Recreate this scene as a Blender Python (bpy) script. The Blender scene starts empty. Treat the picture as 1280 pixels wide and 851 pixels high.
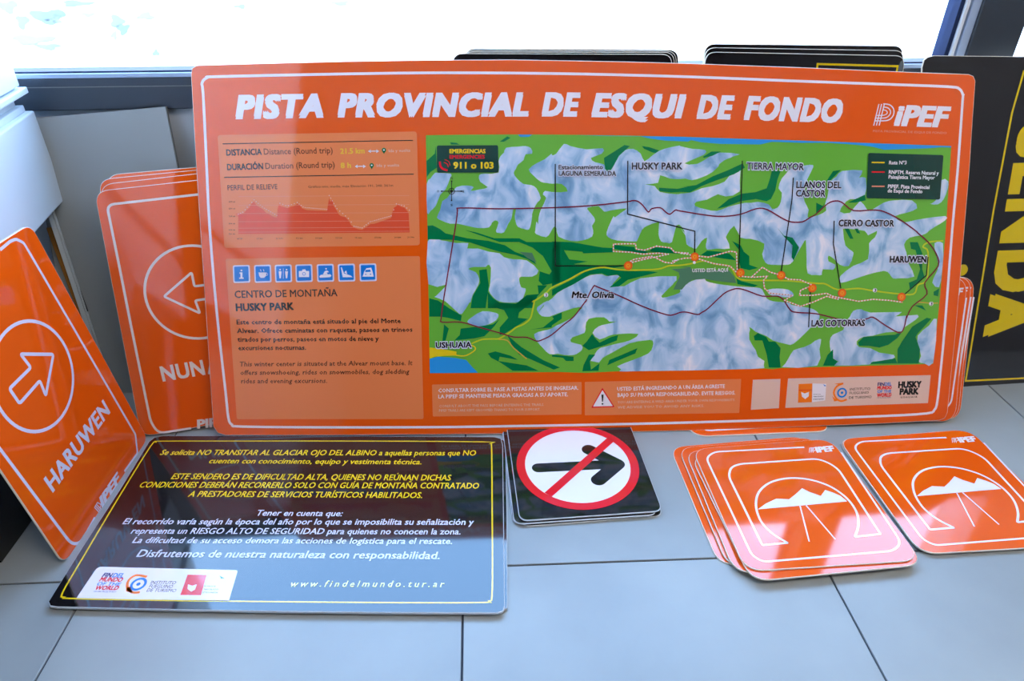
import bpy, math, random
import numpy as np
from mathutils import Vector, Matrix
from mathutils.geometry import tessellate_polygon
random.seed(4)
scn = bpy.context.scene
COL = scn.collection
# ---------------------------------------------------------------- camera
FPX, PITCH, YAW, ROLL, HGT = 851.37, 0.562524, 0.0498489, 0.0041630, 0.91875
def cam_axes():
    cy, sy = math.cos(YAW), math.sin(YAW)
    f = Vector((sy*math.cos(PITCH), cy*math.cos(PITCH), -math.sin(PITCH)))
    r = Vector((cy, -sy, 0)); u = r.cross(f)
    c, s = math.cos(ROLL), math.sin(ROLL)
    return c*r+s*u, -s*r+c*u, f
CA, CB, CC = cam_axes()
C0 = Vector((0, 0, HGT))
cd = bpy.data.cameras.new('camera'); cam = bpy.data.objects.new('camera', cd); COL.objects.link(cam)
cd.sensor_width = 36; cd.lens = FPX/1280*36; cd.clip_start = 0.02; cd.clip_end = 500
M = Matrix.Identity(4)
for i in range(3):
    M[i][0] = CA[i]; M[i][1] = CB[i]; M[i][2] = -CC[i]; M[i][3] = C0[i]
cam.matrix_world = M
cd.dof.use_dof = True; cd.dof.focus_distance = 1.2; cd.dof.aperture_fstop = 7.0
scn.camera = cam
# ---------------------------------------------------------------- exposure, sky, sun, added fill lamps
scn.view_settings.view_transform = 'Standard'; scn.view_settings.look = 'None'
scn.view_settings.exposure = 0.06; scn.view_settings.gamma = 1
scn.view_settings.use_curve_mapping = False
w = bpy.data.worlds.new('sky'); scn.world = w; w.use_nodes = True
nt = w.node_tree; bg = nt.nodes['Background']
tc = nt.nodes.new('ShaderNodeTexCoord'); sx = nt.nodes.new('ShaderNodeSeparateXYZ'); rp = nt.nodes.new('ShaderNodeValToRGB')
nt.links.new(tc.outputs['Generated'], sx.inputs[0]); nt.links.new(sx.outputs['Z'], rp.inputs[0]); nt.links.new(rp.outputs[0], bg.inputs[0])
rp.color_ramp.elements[0].position = 0.0; rp.color_ramp.elements[0].color = (0.78, 0.88, 1, 1)
rp.color_ramp.elements[1].position = 0.75; rp.color_ramp.elements[1].color = (0.27, 0.50, 0.92, 1)
bg.inputs[1].default_value = 11.0
sl = bpy.data.lights.new('sun', 'SUN'); sl.energy = 6; sl.angle = 0.02; sl.color = (1, .96, .9)
so = bpy.data.objects.new('sun', sl); COL.objects.link(so); so.rotation_euler = (math.radians(52), 0, math.radians(12))
FILL_LAMPS = ((0.5, -0.35), (1.35, -0.35), (2.2, -0.35))
FILL_W = 68
# ---------------------------------------------------------------- helpers
def ray(x, y):
    x = float(x); y = float(y); return (x-640)*CA-(y-425.5)*CB+FPX*CC
def atz(q, z=0.0):
    d = ray(*q); return C0+d*((z-HGT)/d.z)
def aty(q, Y):
    d = ray(*q); return C0+d*(Y/d.y)
def tag(o, label=None, cat=None, group=None, kind=None):
    if label: o['label'] = label
    if cat: o['category'] = cat
    if group: o['group'] = group
    if kind: o['kind'] = kind
    return o
def lin(c):
    c = c/255.0
    return c/12.92 if c <= .04045 else ((c+.055)/1.055)**2.4
def rgb(r, g, b): return (lin(r), lin(g), lin(b), 1)
MATS = {}
def mat(name, col, rough=.5, spec=.5, bump=0, bscale=20, metal=0, var=0, vscale=6, coat=0):
    if name in MATS: return MATS[name]
    m = bpy.data.materials.new(name); m.use_nodes = True; t = m.node_tree; p = t.nodes['Principled BSDF']
    p.inputs['Base Color'].default_value = col; p.inputs['Roughness'].default_value = rough
    p.inputs['Specular IOR Level'].default_value = spec; p.inputs['Metallic'].default_value = metal
    p.inputs['Coat Weight'].default_value = coat; p.inputs['Coat Roughness'].default_value = .03
    co = t.nodes.new('ShaderNodeTexCoord')
    if var:
        n = t.nodes.new('ShaderNodeTexNoise'); n.inputs['Scale'].default_value = vscale; n.inputs['Detail'].default_value = 5
        t.links.new(co.outputs['Object'], n.inputs['Vector'])
        mx = t.nodes.new('ShaderNodeMix'); mx.data_type = 'RGBA'
        mx.inputs[6].default_value = tuple(c*(1-var) for c in col[:3])+(1,); mx.inputs[7].default_value = tuple(min(1, c*(1+var)) for c in col[:3])+(1,)
        t.links.new(n.outputs[0], mx.inputs[0]); t.links.new(mx.outputs[2], p.inputs['Base Color'])
    if bump:
        n = t.nodes.new('ShaderNodeTexNoise'); n.inputs['Scale'].default_value = bscale; n.inputs['Detail'].default_value = 2
        t.links.new(co.outputs['Object'], n.inputs['Vector'])
        b = t.nodes.new('ShaderNodeBump'); b.inputs['Strength'].default_value = bump; b.inputs['Distance'].default_value = .01
        t.links.new(n.outputs[0], b.inputs['Height']); t.links.new(b.outputs[0], p.inputs['Normal'])
    MATS[name] = m; return m
def ink(name, r, g, b):   # printed ink under the gloss laminate
    return mat('print_'+name, rgb(r, g, b), rough=.06, spec=1.0, bump=.02, bscale=5)
INK = dict(orange=(238, 90, 12), panel=(238, 132, 78), white=(240, 232, 240), black=(24, 22, 26), ink=(30, 24, 30), yellow=(240, 206, 30),
           paleyellow=(240, 190, 60), green=(108, 180, 60), forest=(0, 118, 66), sea=(44, 150, 222), red=(232, 20, 42), maroon=(128, 24, 58),
           blue=(26, 124, 214), navy=(30, 36, 110), dot=(250, 124, 28), graph=(232, 80, 44), plaque=(228, 192, 176), sage=(84, 130, 100),
           legend=(16, 62, 54), pink=(238, 150, 120), olive=(196, 208, 44), brown=(92, 52, 34), lavender=(218, 218, 238), senda=(226, 196, 12), tan=(214, 170, 70))
def IK(n): return ink(n, *INK[n])
M_EDGE = mat('sign_edge_white', rgb(226, 214, 196), .45)
M_EDGEG = mat('sign_edge_grey', rgb(190, 196, 204), .35)
def snow_ink():
    m = IK_snow = bpy.data.materials.new('print_snow'); m.use_nodes = True; t = m.node_tree; p = t.nodes['Principled BSDF']
    p.inputs['Roughness'].default_value = .1
    co = t.nodes.new('ShaderNodeTexCoord'); mp = t.nodes.new('ShaderNodeMapping'); mp.inputs['Rotation'].default_value = (0, 0, -.35)
    mp.inputs['Scale'].default_value = (1.25, .85, 1)
    n = t.nodes.new('ShaderNodeTexNoise'); n.inputs['Scale'].default_value = 19; n.inputs['Detail'].default_value = 5; n.inputs['Distortion'].default_value = 1.0
    r = t.nodes.new('ShaderNodeValToRGB'); e = r.color_ramp.elements
    e[0].position = .3; e[0].color = rgb(112, 152, 192); e[1].position = .72; e[1].color = rgb(236, 230, 240)
    for ps, c in ((.42, (146, 180, 214)), (.5, (176, 200, 226)), (.6, (198, 212, 234))):
        k = e.new(ps); k.color = rgb(*c)
    t.links.new(co.outputs['Object'], mp.inputs[0]); t.links.new(mp.outputs[0], n.inputs['Vector']); t.links.new(n.outputs[0], r.inputs[0]); t.links.new(r.outputs[0], p.inputs['Base Color'])
    return m
M_SNOW = snow_ink()
def mesh_obj(name, verts, faces, mats, parent=None, mi=None, smooth=False):
    me = bpy.data.meshes.new(name); me.from_pydata([tuple(v) for v in verts], [], faces); me.update()
    for m in (mats if isinstance(mats, (list, tuple)) else [mats]): me.materials.append(m)
    if mi:
        for p, k in zip(me.polygons, mi): p.material_index = k
    o = bpy.data.objects.new(name, me); COL.objects.link(o)
    if parent: o.parent = parent
    return o
def bev(o, wdt, seg=2):
    b = o.modifiers.new('bevel', 'BEVEL'); b.width = wdt; b.segments = seg; b.limit_method = 'ANGLE'; return o
def box(name, x0, x1, y0, y1, z0, z1, m, parent=None, bevel=0):
    v = [(x, y, z) for z in (z0, z1) for y in (y0, y1) for x in (x0, x1)]
    f = [(0, 2, 3, 1), (4, 5, 7, 6), (0, 1, 5, 4), (2, 6, 7, 3), (0, 4, 6, 2), (1, 3, 7, 5)]
    o = mesh_obj(name, v, f, m, parent)
    if bevel: bev(o, bevel)
    return o
def empty(name, matx):
    o = bpy.data.objects.new(name, None); COL.objects.link(o); o.empty_display_size = .05; o.matrix_world = matx; return o
def frame(O, u, v):
    u = u.normalized(); n = u.cross(v).normalized(); v = n.cross(u)
    m = Matrix.Identity(4)
    for i in range(3): m[i][0] = u[i]; m[i][1] = v[i]; m[i][2] = n[i]; m[i][3] = O[i]
    return m
def leanv(u, deg):
    u = u.normalized(); back = Vector((0, 0, 1)).cross(u); t = math.radians(deg)
    return Vector((0, 0, math.cos(t)))+back*math.sin(t)
# ---------------------------------------------------------------- lettering
_tc = bpy.data.curves.new('letter_tmp', 'FONT'); _to = bpy.data.objects.new('letter_tmp', _tc); COL.objects.link(_to)
_cache = {}
def letters(s, bold=0, shear=0, space=1, res=2):
    k = (s, bold, shear, space, res)
    if k in _cache: return _cache[k]
    def get(b):
        _tc.body = b; _tc.offset = bold; _tc.shear = shear; _tc.space_character = space; _tc.resolution_u = res
        bpy.context.view_layer.update()
        me = bpy.data.meshes.new_from_object(_to.evaluated_get(bpy.context.evaluated_depsgraph_get()))
        vs = np.array([v.co[:2] for v in me.vertices]); fs = [tuple(p.vertices) for p in me.polygons]
        bpy.data.meshes.remove(me); return vs, fs
    cap = get('H')[0][:, 1].max()
    vs, fs = get(s); vs = vs.copy(); vs[:, 0] -= vs[:, 0].min()
    _cache[k] = (vs, fs, vs[:, 0].max(), cap); return _cache[k]
# ---------------------------------------------------------------- 2-D path tools
def fillet(P, R, n=6, closed=True):
    P = [Vector(p) for p in P]; N = len(P); out = []
    if not isinstance(R, (list, tuple)): R = [R]*N
    assert len(R) == N, (len(R), N)
    for i, p in enumerate(P):
        if (not closed and i in (0, N-1)) or R[i] == 0: out.append(p); continue
        a = (P[i-1]-p); b = (P[(i+1) % N]-p); r = R[i]
        r = min(r, a.length*.48, b.length*.48); a.normalize(); b.normalize()
        q0 = p+a*r; q2 = p+b*r
        for k in range(n+1):
            t = k/n; out.append(q0*(1-t)**2+p*2*t*(1-t)+q2*t*t)
    return out
def catmull(P, sub=3, closed=True):
    P = [Vector(p) for p in P]; N = len(P); out = []
    for i in range(N if closed else N-1):
        if closed: a, b, c, d = P[i-1], P[i], P[(i+1) % N], P[(i+2) % N]
        else: a, b, c, d = P[max(i-1, 0)], P[i], P[i+1], P[min(i+2, N-1)]
        for k in range(sub):
            t = k/sub
            out.append(.5*((2*b)+(c-a)*t+(2*a-5*b+4*c-d)*t*t+(3*b-a-3*c+d)*t**3))
    if not closed: out.append(P[-1])
    return out
def ribbon(P, wd, closed=False):
    Q = []
    for p in P:
        p = Vector(p)
        if not Q or (p-Q[-1]).length > 1e-5: Q.append(p)
    if closed and (Q[0]-Q[-1]).length < 1e-5: Q.pop()
    N = len(Q); V = []; F = []
    for i, p in enumerate(Q):
        d0 = (p-Q[i-1]) if (i > 0 or closed) else (Q[1]-p)
        d1 = (Q[(i+1) % N]-p) if (i < N-1 or closed) else d0
        d0 = d0.normalized(); d1 = d1.normalized(); n0 = Vector((-d0.y, d0.x)); n1 = Vector((-d1.y, d1.x))
        m = n0+n1
        m = n0 if m.length < .3 else m.normalized()
        s = wd/2/max(.45, m.dot(n0)); V += [p+m*s, p-m*s]
    for i in range(N if closed else N-1):
        j = (i+1) % N; F.append((2*i, 2*i+1, 2*j+1, 2*j))
    return V, F
class Print:   # one printed layer of a sign: flat meshes joined into one part
    def __init__(s, sign, name, ink_, layer, parent=None, m=None, split=False):
        s.cuts = []; s.split = split; s.sg = sign; s.name = name; s.m = m or IK(ink_); s.z = layer*.00020; s.V = []; s.F = []; s.parent = parent
        sign.prints.append(s); s.obj = None
    def add(s, V, F):
        s.cuts.append((len(s.V), len(s.F))); k = len(s.V); s.V += [(v[0], v[1], s.z+(v[2] if len(v) > 2 else 0)) for v in V]; s.F += [tuple(i+k for i in f) for f in F]; return s
    def poly(s, P, px=True, smooth=0, r=None):
        if px: P = [s.sg.px(p) for p in P]
        if r is not None: P = fillet(P, r)
        if smooth: P = catmull(P, smooth)
        P = [Vector(p) for p in P]
        T = tessellate_polygon([[Vector((p[0], p[1], 0)) for p in P]])
        FF = []
        for a, b, c in T:
            A, B, C = P[a], P[b], P[c]
            cr = (B[0]-A[0])*(C[1]-A[1])-(B[1]-A[1])*(C[0]-A[0])
            if abs(cr) > 1e-12: FF.append((a, b, c) if cr > 0 else (a, c, b))
        return s.add(P, FF)
    def line(s, P, wd, closed=False, r=0, smooth=0, px=True):
        if px: P = [s.sg.px(p) for p in P]
        if r: P = fillet(P, r, closed=closed)
        if smooth: P = catmull(P, smooth, closed)
        return s.add(*ribbon(P, wd, closed))
    def disc(s, c, r, px=True, n=20, ring=0):
        if px: c = s.sg.px(c)
        P = [Vector((c[0]+r*math.cos(2*math.pi*i/n), c[1]+r*math.sin(2*math.pi*i/n))) for i in range(n)]
        if ring: return s.add(*ribbon(P, ring, True))
        return s.add(P+[Vector(c)], [(i, (i+1) % n, n) for i in range(n)])
    def text(s, t, p0, p1, cap, bold=.012, shear=0, space=1, res=2):
        a = s.sg.px(p0); b = s.sg.px(p1); d = b-a; L = d.length; d.normalize(); nn = Vector((-d.y, d.x))
        mx, my = (p0[0]+p1[0])/2, (p0[1]+p1[1])/2; ex, ey = p1[0]-p0[0], p1[1]-p0[1]; q = math.hypot(ex, ey)
        h = abs((s.sg.px((mx+ey/q*cap, my-ex/q*cap))-s.sg.px((mx, my))).dot(nn))
        sm = 0
        sm = bold*1.05; bold = 0
        vs, fs, wd, cp = letters(t, bold, shear, space, res)
        zs = np.zeros(len(vs))
        if sm:   # heavier weight: the same outline printed again a hair to each side
            nv = len(vs); dd = [(i*sm, j*sm*.7) for i in ((-1, 0, 1) if sm > .04 else (-1, 1)) for j in (-1, 1)]
            vs = np.concatenate([vs+np.array(q) for q in dd]); zs = np.repeat(np.arange(len(dd)), nv); fs = [tuple(i+nv*q for i in f) for q in range(len(dd)) for f in fs]
            vs[:, 0] += sm; wd = wd+2*sm
        return s.add([(*(a+d*float(v[0]*L/wd)+nn*float(v[1]*h/cp)), z*.00003) for v, z in zip(vs, zs)], fs)
class Sign:
    def __init__(s, name, O, u, v, face, edge=None, thick=.003, rim=.0011):
        s.rim = rim
        s.m = frame(O, u, v); s.inv = s.m.inverted(); s.O = O; s.n = s.m.col[2].to_3d(); s.prints = []
        s.root = empty(name, s.m); s.face = face; s.edge = edge or M_EDGE; s.t = thick
    def px(s, q):
        if isinstance(q, Vector): return q
        d = ray(*q); P = C0+d*((s.O-C0).dot(s.n)/d.dot(s.n)); return (s.inv @ P).to_2d()
    def slab(s, P, px=True, r=None, name='panel'):
        if px: P = [s.px(p) for p in P]
        if r is not None: P = fillet(P, r, 7)
        a = sum(P[i-1].x*P[i].y-P[i].x*P[i-1].y for i in range(len(P)))
        if a < 0: P = P[::-1]
        Q = []
        for p in P:
            if not Q or (p-Q[-1]).length > 2e-4: Q.append(p)
        if (Q[0]-Q[-1]).length < 2e-4: Q.pop()
        P = Q; N = len(P); I, _ = ribbon(P, 2*s.rim, True); I = I[0::2]
        V = [(p.x, p.y, 0) for p in I]+[(p.x, p.y, -s.rim*.6) for p in P]+[(p.x, p.y, -s.t) for p in P]
        F = [tuple(range(N)), tuple(range(3*N-1, 2*N-1, -1))]+[(i+l*N, i+N+l*N, (i+1) % N+N+l*N, (i+1) % N+l*N) for l in (0, 1) for i in range(N)]
        mi = [0, 1]+[1]*(2*N)
        s.panel = mesh_obj(name, V, F, [s.face, s.edge], s.root, mi); return s
    def print_(s, name, ink_, layer=1, parent=None, m=None, split=False): return Print(s, name, ink_, layer, parent, m, split)
    def finish(s):
        for p in s.prints:
            if not p.F: continue
            par = p.parent.obj if p.parent else s.root
            if p.split or 2 <= len(p.cuts) <= 8:
                cu = p.cuts+[(len(p.V), len(p.F))]
                for (a, fa), (b, fb) in zip(cu, cu[1:]):
                    p.obj = mesh_obj(p.name, p.V[a:b], [tuple(i-a for i in f) for f in p.F[fa:fb]], p.m, par)
            else:
                p.obj = mesh_obj(p.name, p.V, p.F, p.m, par)
                if len(p.cuts) > 8: p.obj['kind'] = 'stuff'
        return s
def copy_tree(o, parent=None):
    c = o.copy(); COL.objects.link(c); c.parent = parent
    for ch in list(o.children): copy_tree(ch, c)
    return c
def place(root, matx, label=None, group=None):
    c = copy_tree(root); c.matrix_world = matx
    if label: c['label'] = label
    if group: c['group'] = group
    return c
def local(m, dx, dy, dz, rot=0): return m @ Matrix.Translation((dx, dy, dz)) @ Matrix.Rotation(math.radians(rot), 4, 'Z')
def S(kind, o): o['kind'] = 'structure'; return o

# ================================================================ SETTING
def Yf(x): return 1.432+.030*x          # front face of the window frame
M_WALL = mat('wall_paint', rgb(205, 208, 212), .7, .3, bump=.05, bscale=60, var=.04)
M_ROOM = mat('room_paint', rgb(226, 216, 204), .8, .2, var=.03)
M_GROUT = mat('grout', rgb(62, 68, 78), .9, .2, var=.2, vscale=30)
M_FRAME = mat('window_frame_paint', rgb(58, 64, 74), .35, .5, var=.06, vscale=9)
M_ALU = mat('aluminium_strip', rgb(168, 186, 214), .3, .6)
def tile_mat():
    m = bpy.data.materials.new('floor_tile'); m.use_nodes = True; t = m.node_tree; p = t.nodes['Principled BSDF']
    p.inputs['Roughness'].default_value = .34; p.inputs['Specular IOR Level'].default_value = .5
    co = t.nodes.new('ShaderNodeTexCoord'); oi = t.nodes.new('ShaderNodeObjectInfo')
    ad = t.nodes.new('ShaderNodeVectorMath'); ad.operation = 'MULTIPLY_ADD'; ad.inputs[1].default_value = (1, 1, 1)
    n = t.nodes.new('ShaderNodeTexNoise'); n.inputs['Scale'].default_value = 3; n.inputs['Detail'].default_value = 6
    t.links.new(co.outputs['Object'], ad.inputs[0]); t.links.new(oi.outputs['Random'], ad.inputs[2]); t.links.new(ad.outputs[0], n.inputs['Vector'])
    r = t.nodes.new('ShaderNodeValToRGB'); r.color_ramp.elements[0].color = rgb(140, 145, 146); r.color_ramp.elements[0].position = .3
    r.color_ramp.elements[1].color = rgb(160, 165, 164); r.color_ramp.elements[1].position = .7
    t.links.new(n.outputs[0], r.inputs[0])
    v = t.nodes.new('ShaderNodeTexVoronoi'); v.inputs['Scale'].default_value = 5; v.inputs['Randomness'].default_value = 1
    vr = t.nodes.new('ShaderNodeValToRGB'); vr.color_ramp.elements[0].position = .006; vr.color_ramp.elements[0].color = (.12, .12, .12, 1)
    vr.color_ramp.elements[1].position = .012; vr.color_ramp.elements[1].color = (1, 1, 1, 1)
    t.links.new(ad.outputs[0], v.inputs['Vector']); t.links.new(v.outputs['Distance'], vr.inputs[0])
    mx = t.nodes.new('ShaderNodeMix'); mx.data_type = 'RGBA'; mx.blend_type = 'MULTIPLY'; mx.inputs[0].default_value = .8
    t.links.new(r.outputs[0], mx.inputs[6]); t.links.new(vr.outputs[0], mx.inputs[7]); t.links.new(mx.outputs[2], p.inputs['Base Color'])
    b = t.nodes.new('ShaderNodeBump'); b.inputs['Strength'].default_value = .06; b.inputs['Distance'].default_value = .003
    n2 = t.nodes.new('ShaderNodeTexNoise'); n2.inputs['Scale'].default_value = 40; t.links.new(co.outputs['Object'], n2.inputs['Vector'])
    t.links.new(n2.outputs[0], b.inputs['Height']); t.links.new(b.outputs[0], p.inputs['Normal'])
    return m
M_TILE = tile_mat()
X0, X1, YB, ZC = -1.36, 2.6, -3.6, 2.75
fl = S(1, box('floor', X0, X1, YB, 1.60, -.05, -.0035, M_GROUT))
G = .0016; tile_me = None
for i in range(-3, 7):
    for j in range(-7, 2):
        xa, xb = -.0411+.6*i+G, -.0411+.6*(i+1)-G; ya, yb = .7563+.6*j+G, .7563+.6*(j+1)-G
        xa, xb, yb = max(xa, X0), min(xb, X1), min(yb, 1.55)
        if xb-xa < .02 or yb-ya < .02: continue
        hx, hy = (xb-xa)/2, (yb-ya)/2; full = abs(hx-(.3-G)) < 1e-4 and abs(hy-(.3-G)) < 1e-4
        if full and tile_me: o = bpy.data.objects.new('tile', tile_me); COL.objects.link(o); o.parent = fl
        else:
            c = .0008; V = []
            for z, k in ((-.0035, 0), (-c, 0), (0, c)):
                V += [(-hx+k, -hy+k, z), (hx-k, -hy+k, z), (hx-k, hy-k, z), (-hx+k, hy-k, z)]
            F = [(8, 9, 10, 11)]+[(a+4*l, (a+1) % 4+4*l, (a+1) % 4+4*l+4, a+4*l+4) for l in (0, 1) for a in range(4)]
            o = mesh_obj('tile', V, F, M_TILE, fl)
            if full: tile_me = o.data
        o.location = ((xa+xb)/2, (ya+yb)/2, 0)
# slanted frame of the window wall
ang = math.atan(.030); WM = Matrix.Translation((0, 1.432, 0)) @ Matrix.Rotation(ang, 4, 'Z')
def wbox(name, x0, x1, y0, y1, z0, z1, m, parent=None, bevel=0):
    o = box(name, x0, x1, y0, y1, z0, z1, m, None, bevel)
    if parent: o.parent = parent
    else: o.matrix_world = WM
    return o
S(1, wbox('wall_back', X0-.1, X1+.1, .012, .12, 0, .60, M_WALL))
S(1, wbox('wall_back_right', 1.55, X1+.1, -.03, .12, .60, 2.35, M_WALL))
S(1, wbox('wall_back_upper', X0-.1, X1+.1, .012, .16, 2.35, ZC, M_WALL))
win = bpy.data.objects.new('window_1', None); COL.objects.link(win); win.matrix_world = WM; S(1, win)
ZT, ZB = .654, .585
wbox('sill_rail', X0, X1, .0, .09, ZB, ZT-.009, M_FRAME, win, .002)
wbox('rail_groove', X0, X1, -.0012, .003, ZT-.026, ZT-.0245, mat('groove', rgb(120, 120, 118), .4), win)
wbox('glazing_bead', X0, X1, -.002, .05, ZT-.009, ZT-.001, M_ALU, win, .001)
wbox('gasket', X0, X1, .008, .05, ZT-.001, ZT+.002, mat('gasket_rubber', rgb(30, 44, 80), .6), win)
wbox('head_rail', X0, X1, .0, .09, 2.30, 2.36, M_FRAME, win)
MX = .975
wbox('mullion', MX+.036, MX+.14, -.004, .10, ZT-.004, 2.32, M_FRAME, win, .002)
wbox('glazing_bead', MX+.018, MX+.0358, .002, .06, ZT+.002, 2.30, M_ALU, win, .001)
wbox('glazing_bead', MX+.006, MX+.014, .004, .06, ZT+.002, 2.30, mat('bead_white', rgb(226, 232, 240), .3), win, .001)
wbox('gasket', MX-.003, MX+.0175, .010, .05, ZT+.002, 2.30, mat('gasket_blue', rgb(30, 42, 74), .8, .2), win)
gm = bpy.data.materials.new('window_glass'); gm.use_nodes = True; t = gm.node_tree; t.nodes.clear()
ou = t.nodes.new('ShaderNodeOutputMaterial'); ms = t.nodes.new('ShaderNodeMixShader'); tr = t.nodes.new('ShaderNodeBsdfTransparent'); gl = t.nodes.new('ShaderNodeBsdfGlossy')
fr = t.nodes.new('ShaderNodeMapRange'); lw = t.nodes.new('ShaderNodeLayerWeight'); pw_ = t.nodes.new('ShaderNodeMath'); pw_.operation = 'POWER'; pw_.inputs[1].default_value = 5; t.links.new(lw.outputs['Facing'], pw_.inputs[0]); t.links.new(pw_.outputs[0], fr.inputs[0]); fr.inputs[3].default_value = .04; fr.inputs[4].default_value = .9; lw.inputs[0].default_value = .5; gl.inputs['Roughness'].default_value = 0; tr.inputs[0].default_value = (.94, .97, .97, 1)
t.links.new(fr.outputs[0], ms.inputs[0]); t.links.new(tr.outputs[0], ms.inputs[1]); t.links.new(gl.outputs[0], ms.inputs[2]); t.links.new(ms.outputs[0], ou.inputs[0])
wbox('pane', X0, MX, .028, .034, ZT, 2.31, gm, win)
wbox('pane', MX+.13, 1.56, .028, .034, ZT, 2.31, gm, win)
S(1, box('wall_left', X0-.1, X0, YB, 1.55, 0, ZC, M_ROOM)); S(1, box('wall_right', X1, X1+.1, YB, 1.62, 0, ZC, mat('side_wall_paint', rgb(120, 118, 116), .8, .2)))
S(1, box('wall_front', X0-.1, X1+.1, YB-.1, YB, 0, ZC, mat('far_wall_paint', rgb(62, 60, 58), .8, .2))); S(1, box('ceiling', X0-.1, X1+.1, YB-.1, 1.7, ZC, ZC+.08, mat('ceiling_paint', rgb(214, 212, 208), .8)))
# added fill lights on the unseen ceiling to brighten the sign fronts
em = bpy.data.materials.new('fill_emitter'); em.use_nodes = True; em.node_tree.nodes['Principled BSDF'].inputs['Emission Color'].default_value = (1, .90, .80, 1)
em.node_tree.nodes['Principled BSDF'].inputs['Emission Strength'].default_value = FILL_W/4.0
for k, (x, y) in enumerate(FILL_LAMPS):
    r_ = empty('fill_light', Matrix.Translation((x, y, ZC)))
    tag(r_, 'square fill light panel added on the unseen ceiling, '+('leftmost', 'middle one', 'rightmost')[k]+' of the row', 'ceiling lamp', 'added fill lights')
    box('housing', -.31, .31, -.31, .31, -.03, 0, M_WALL, r_)
    box('fill_panel', -.29, .29, -.29, .29, -.034, -.030, em, r_)
# outside: overexposed snowy ground far below eye level
om = bpy.data.materials.new('outdoor_ground'); om.use_nodes = True; t = om.node_tree; p = t.nodes['Principled BSDF']; p.inputs['Roughness'].default_value = .9
p.inputs['Base Color'].default_value = (.84, .85, .87, 1)
co = t.nodes.new('ShaderNodeTexCoord'); n = t.nodes.new('ShaderNodeTexNoise'); n.inputs['Scale'].default_value = .6; b = t.nodes.new('ShaderNodeBump'); b.inputs['Strength'].default_value = .3
t.links.new(co.outputs['Object'], n.inputs['Vector']); t.links.new(n.outputs[0], b.inputs['Height']); t.links.new(b.outputs[0], p.inputs['Normal'])
og = mesh_obj('outdoor_ground', [(-90, 2.2, -1.2), (90, 2.2, -1.2), (90, 150, -1.2), (-90, 150, -1.2)], [(0, 1, 2, 3)], om); S(1, og)

OUT = dict(ice=mat('melt_ice', (.062, .080, .098, 1), .6), grass=mat('dry_grass', (.085, .088, .045, 1), .9), moss=mat('moss', (.070, .086, .062, 1), .9), slush=mat('slush', (.084, .092, .100, 1), .8))
for x, y, a, b, k in ((28, 27, 8, 9, 'grass'), (60, 20, 22, 9, 'moss'), (68, 24, 10, 5, 'ice'), (40, 49, 27, 6, 'ice'), (60, 58, 16, 4, 'slush'), (110, 18, 9, 3, 'ice'), (146, 26, 9, 8, 'slush'), (154, 36, 8, 7, 'moss'), (143, 44, 4, 6, 'ice'), (182, 20, 11, 5, 'ice'), (10, 8, 12, 8, 'slush'), (96, 4, 20, 4, 'grass'), (425, 4, 12, 3, 'ice'), (300, 8, 8, 3, 'slush'), (195, 66, 5, 4, 'slush'), (1262, 20, 7, 4, 'slush')):
    P = []
    for i in range(18):
        q_ = 2*math.pi*i/18; rr_ = 1+.25*math.sin(3*q_+x)+.12*math.sin(5*q_+y)
        g_ = atz((x+a*rr_*math.cos(q_), y+b*rr_*math.sin(q_)), -1.19); P.append(g_)
    mesh_obj({'ice': 'ice_patch', 'grass': 'grass_patch', 'moss': 'moss_patch', 'slush': 'slush_patch'}[k], P, [tuple(range(17, -1, -1))], OUT[k], og)
# ================================================================ LEFT: CABINET, STICK, GREY PANEL
M_CAB = mat('cabinet_white', rgb(214, 226, 236), .4, .4, var=.02)
R0 = Vector((-.846, 1.375, 0)); ca = math.atan2(.06, .328)
CM = Matrix.Translation(R0) @ Matrix.Rotation(ca, 4, 'Z')      # local +x right, -y towards the room, side face on x=0
cab = empty('storage_cabinet', CM); tag(cab, 'white cabinet raised on thin legs by the window, at the left edge', 'cabinet')
def cb(name, x0, x1, y0, y1, z0, z1, par, m=M_CAB, b=.002):
    return box(name, x0, x1, y0, y1, z0, z1, m, par, b)
cb('body', -.48, 0, -1.0, 0, .418, .594, cab, b=.003)
cb('rim', -.47, -.012, -.99, -.006, .594, .606, cab); cb('neck', -.46, -.022, -.98, -.014, .606, .626, cab)
cb('top_plate', -.48, .002, -1.0, .001, .626, .637, cab)
for x, y in ((-.13, -.06), (-.465, -.06), (-.465, -.97), (-.05, -.97)):
    cb('leg', x-.007, x+.007, y-.012, y, 0, .418, cab, mat('leg_white', rgb(200, 205, 210), .5), .001)
ub = empty('storage_box', CM @ Matrix.Translation((0, 0, .637))); tag(ub, 'tall white box standing on top of the white cabinet', 'box')
cb('body', -.47, -.006, -1.0, -.006, 0.003, .95, ub, b=.003); cb('gap_shade', -.46, -.02, -.98, -.02, 0, .003, ub, mat('shadow_gap', rgb(60, 80, 120), .7), 0)  # dark blue strip paints the shade in the gap under the box
cr = empty('storage_crate', Matrix.Translation((-1.008, .93, 0))); tag(cr, 'black crate on the floor under the white cabinet, left of the tilted orange sign', 'crate')
M_BLK = mat('crate_black', rgb(26, 28, 30), .5)
V = []; 
for z, k in ((0, 0), (.24, .02), (.24, .008), (.012, -.010)):
    V += [(-.2-k, -.13-k, z), (.2+k, -.13-k, z), (.2+k, .13+k, z), (-.2-k, .13+k, z)]
F = [(3, 2, 1, 0)]+[(a+4*l, (a+1) % 4+4*l, (a+1) % 4+4*l+4, a+4*l+4) for l in range(3) for a in range(4)]+[(12, 13, 14, 15)]
mesh_obj('tub', V, F, M_BLK, cr)
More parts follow.
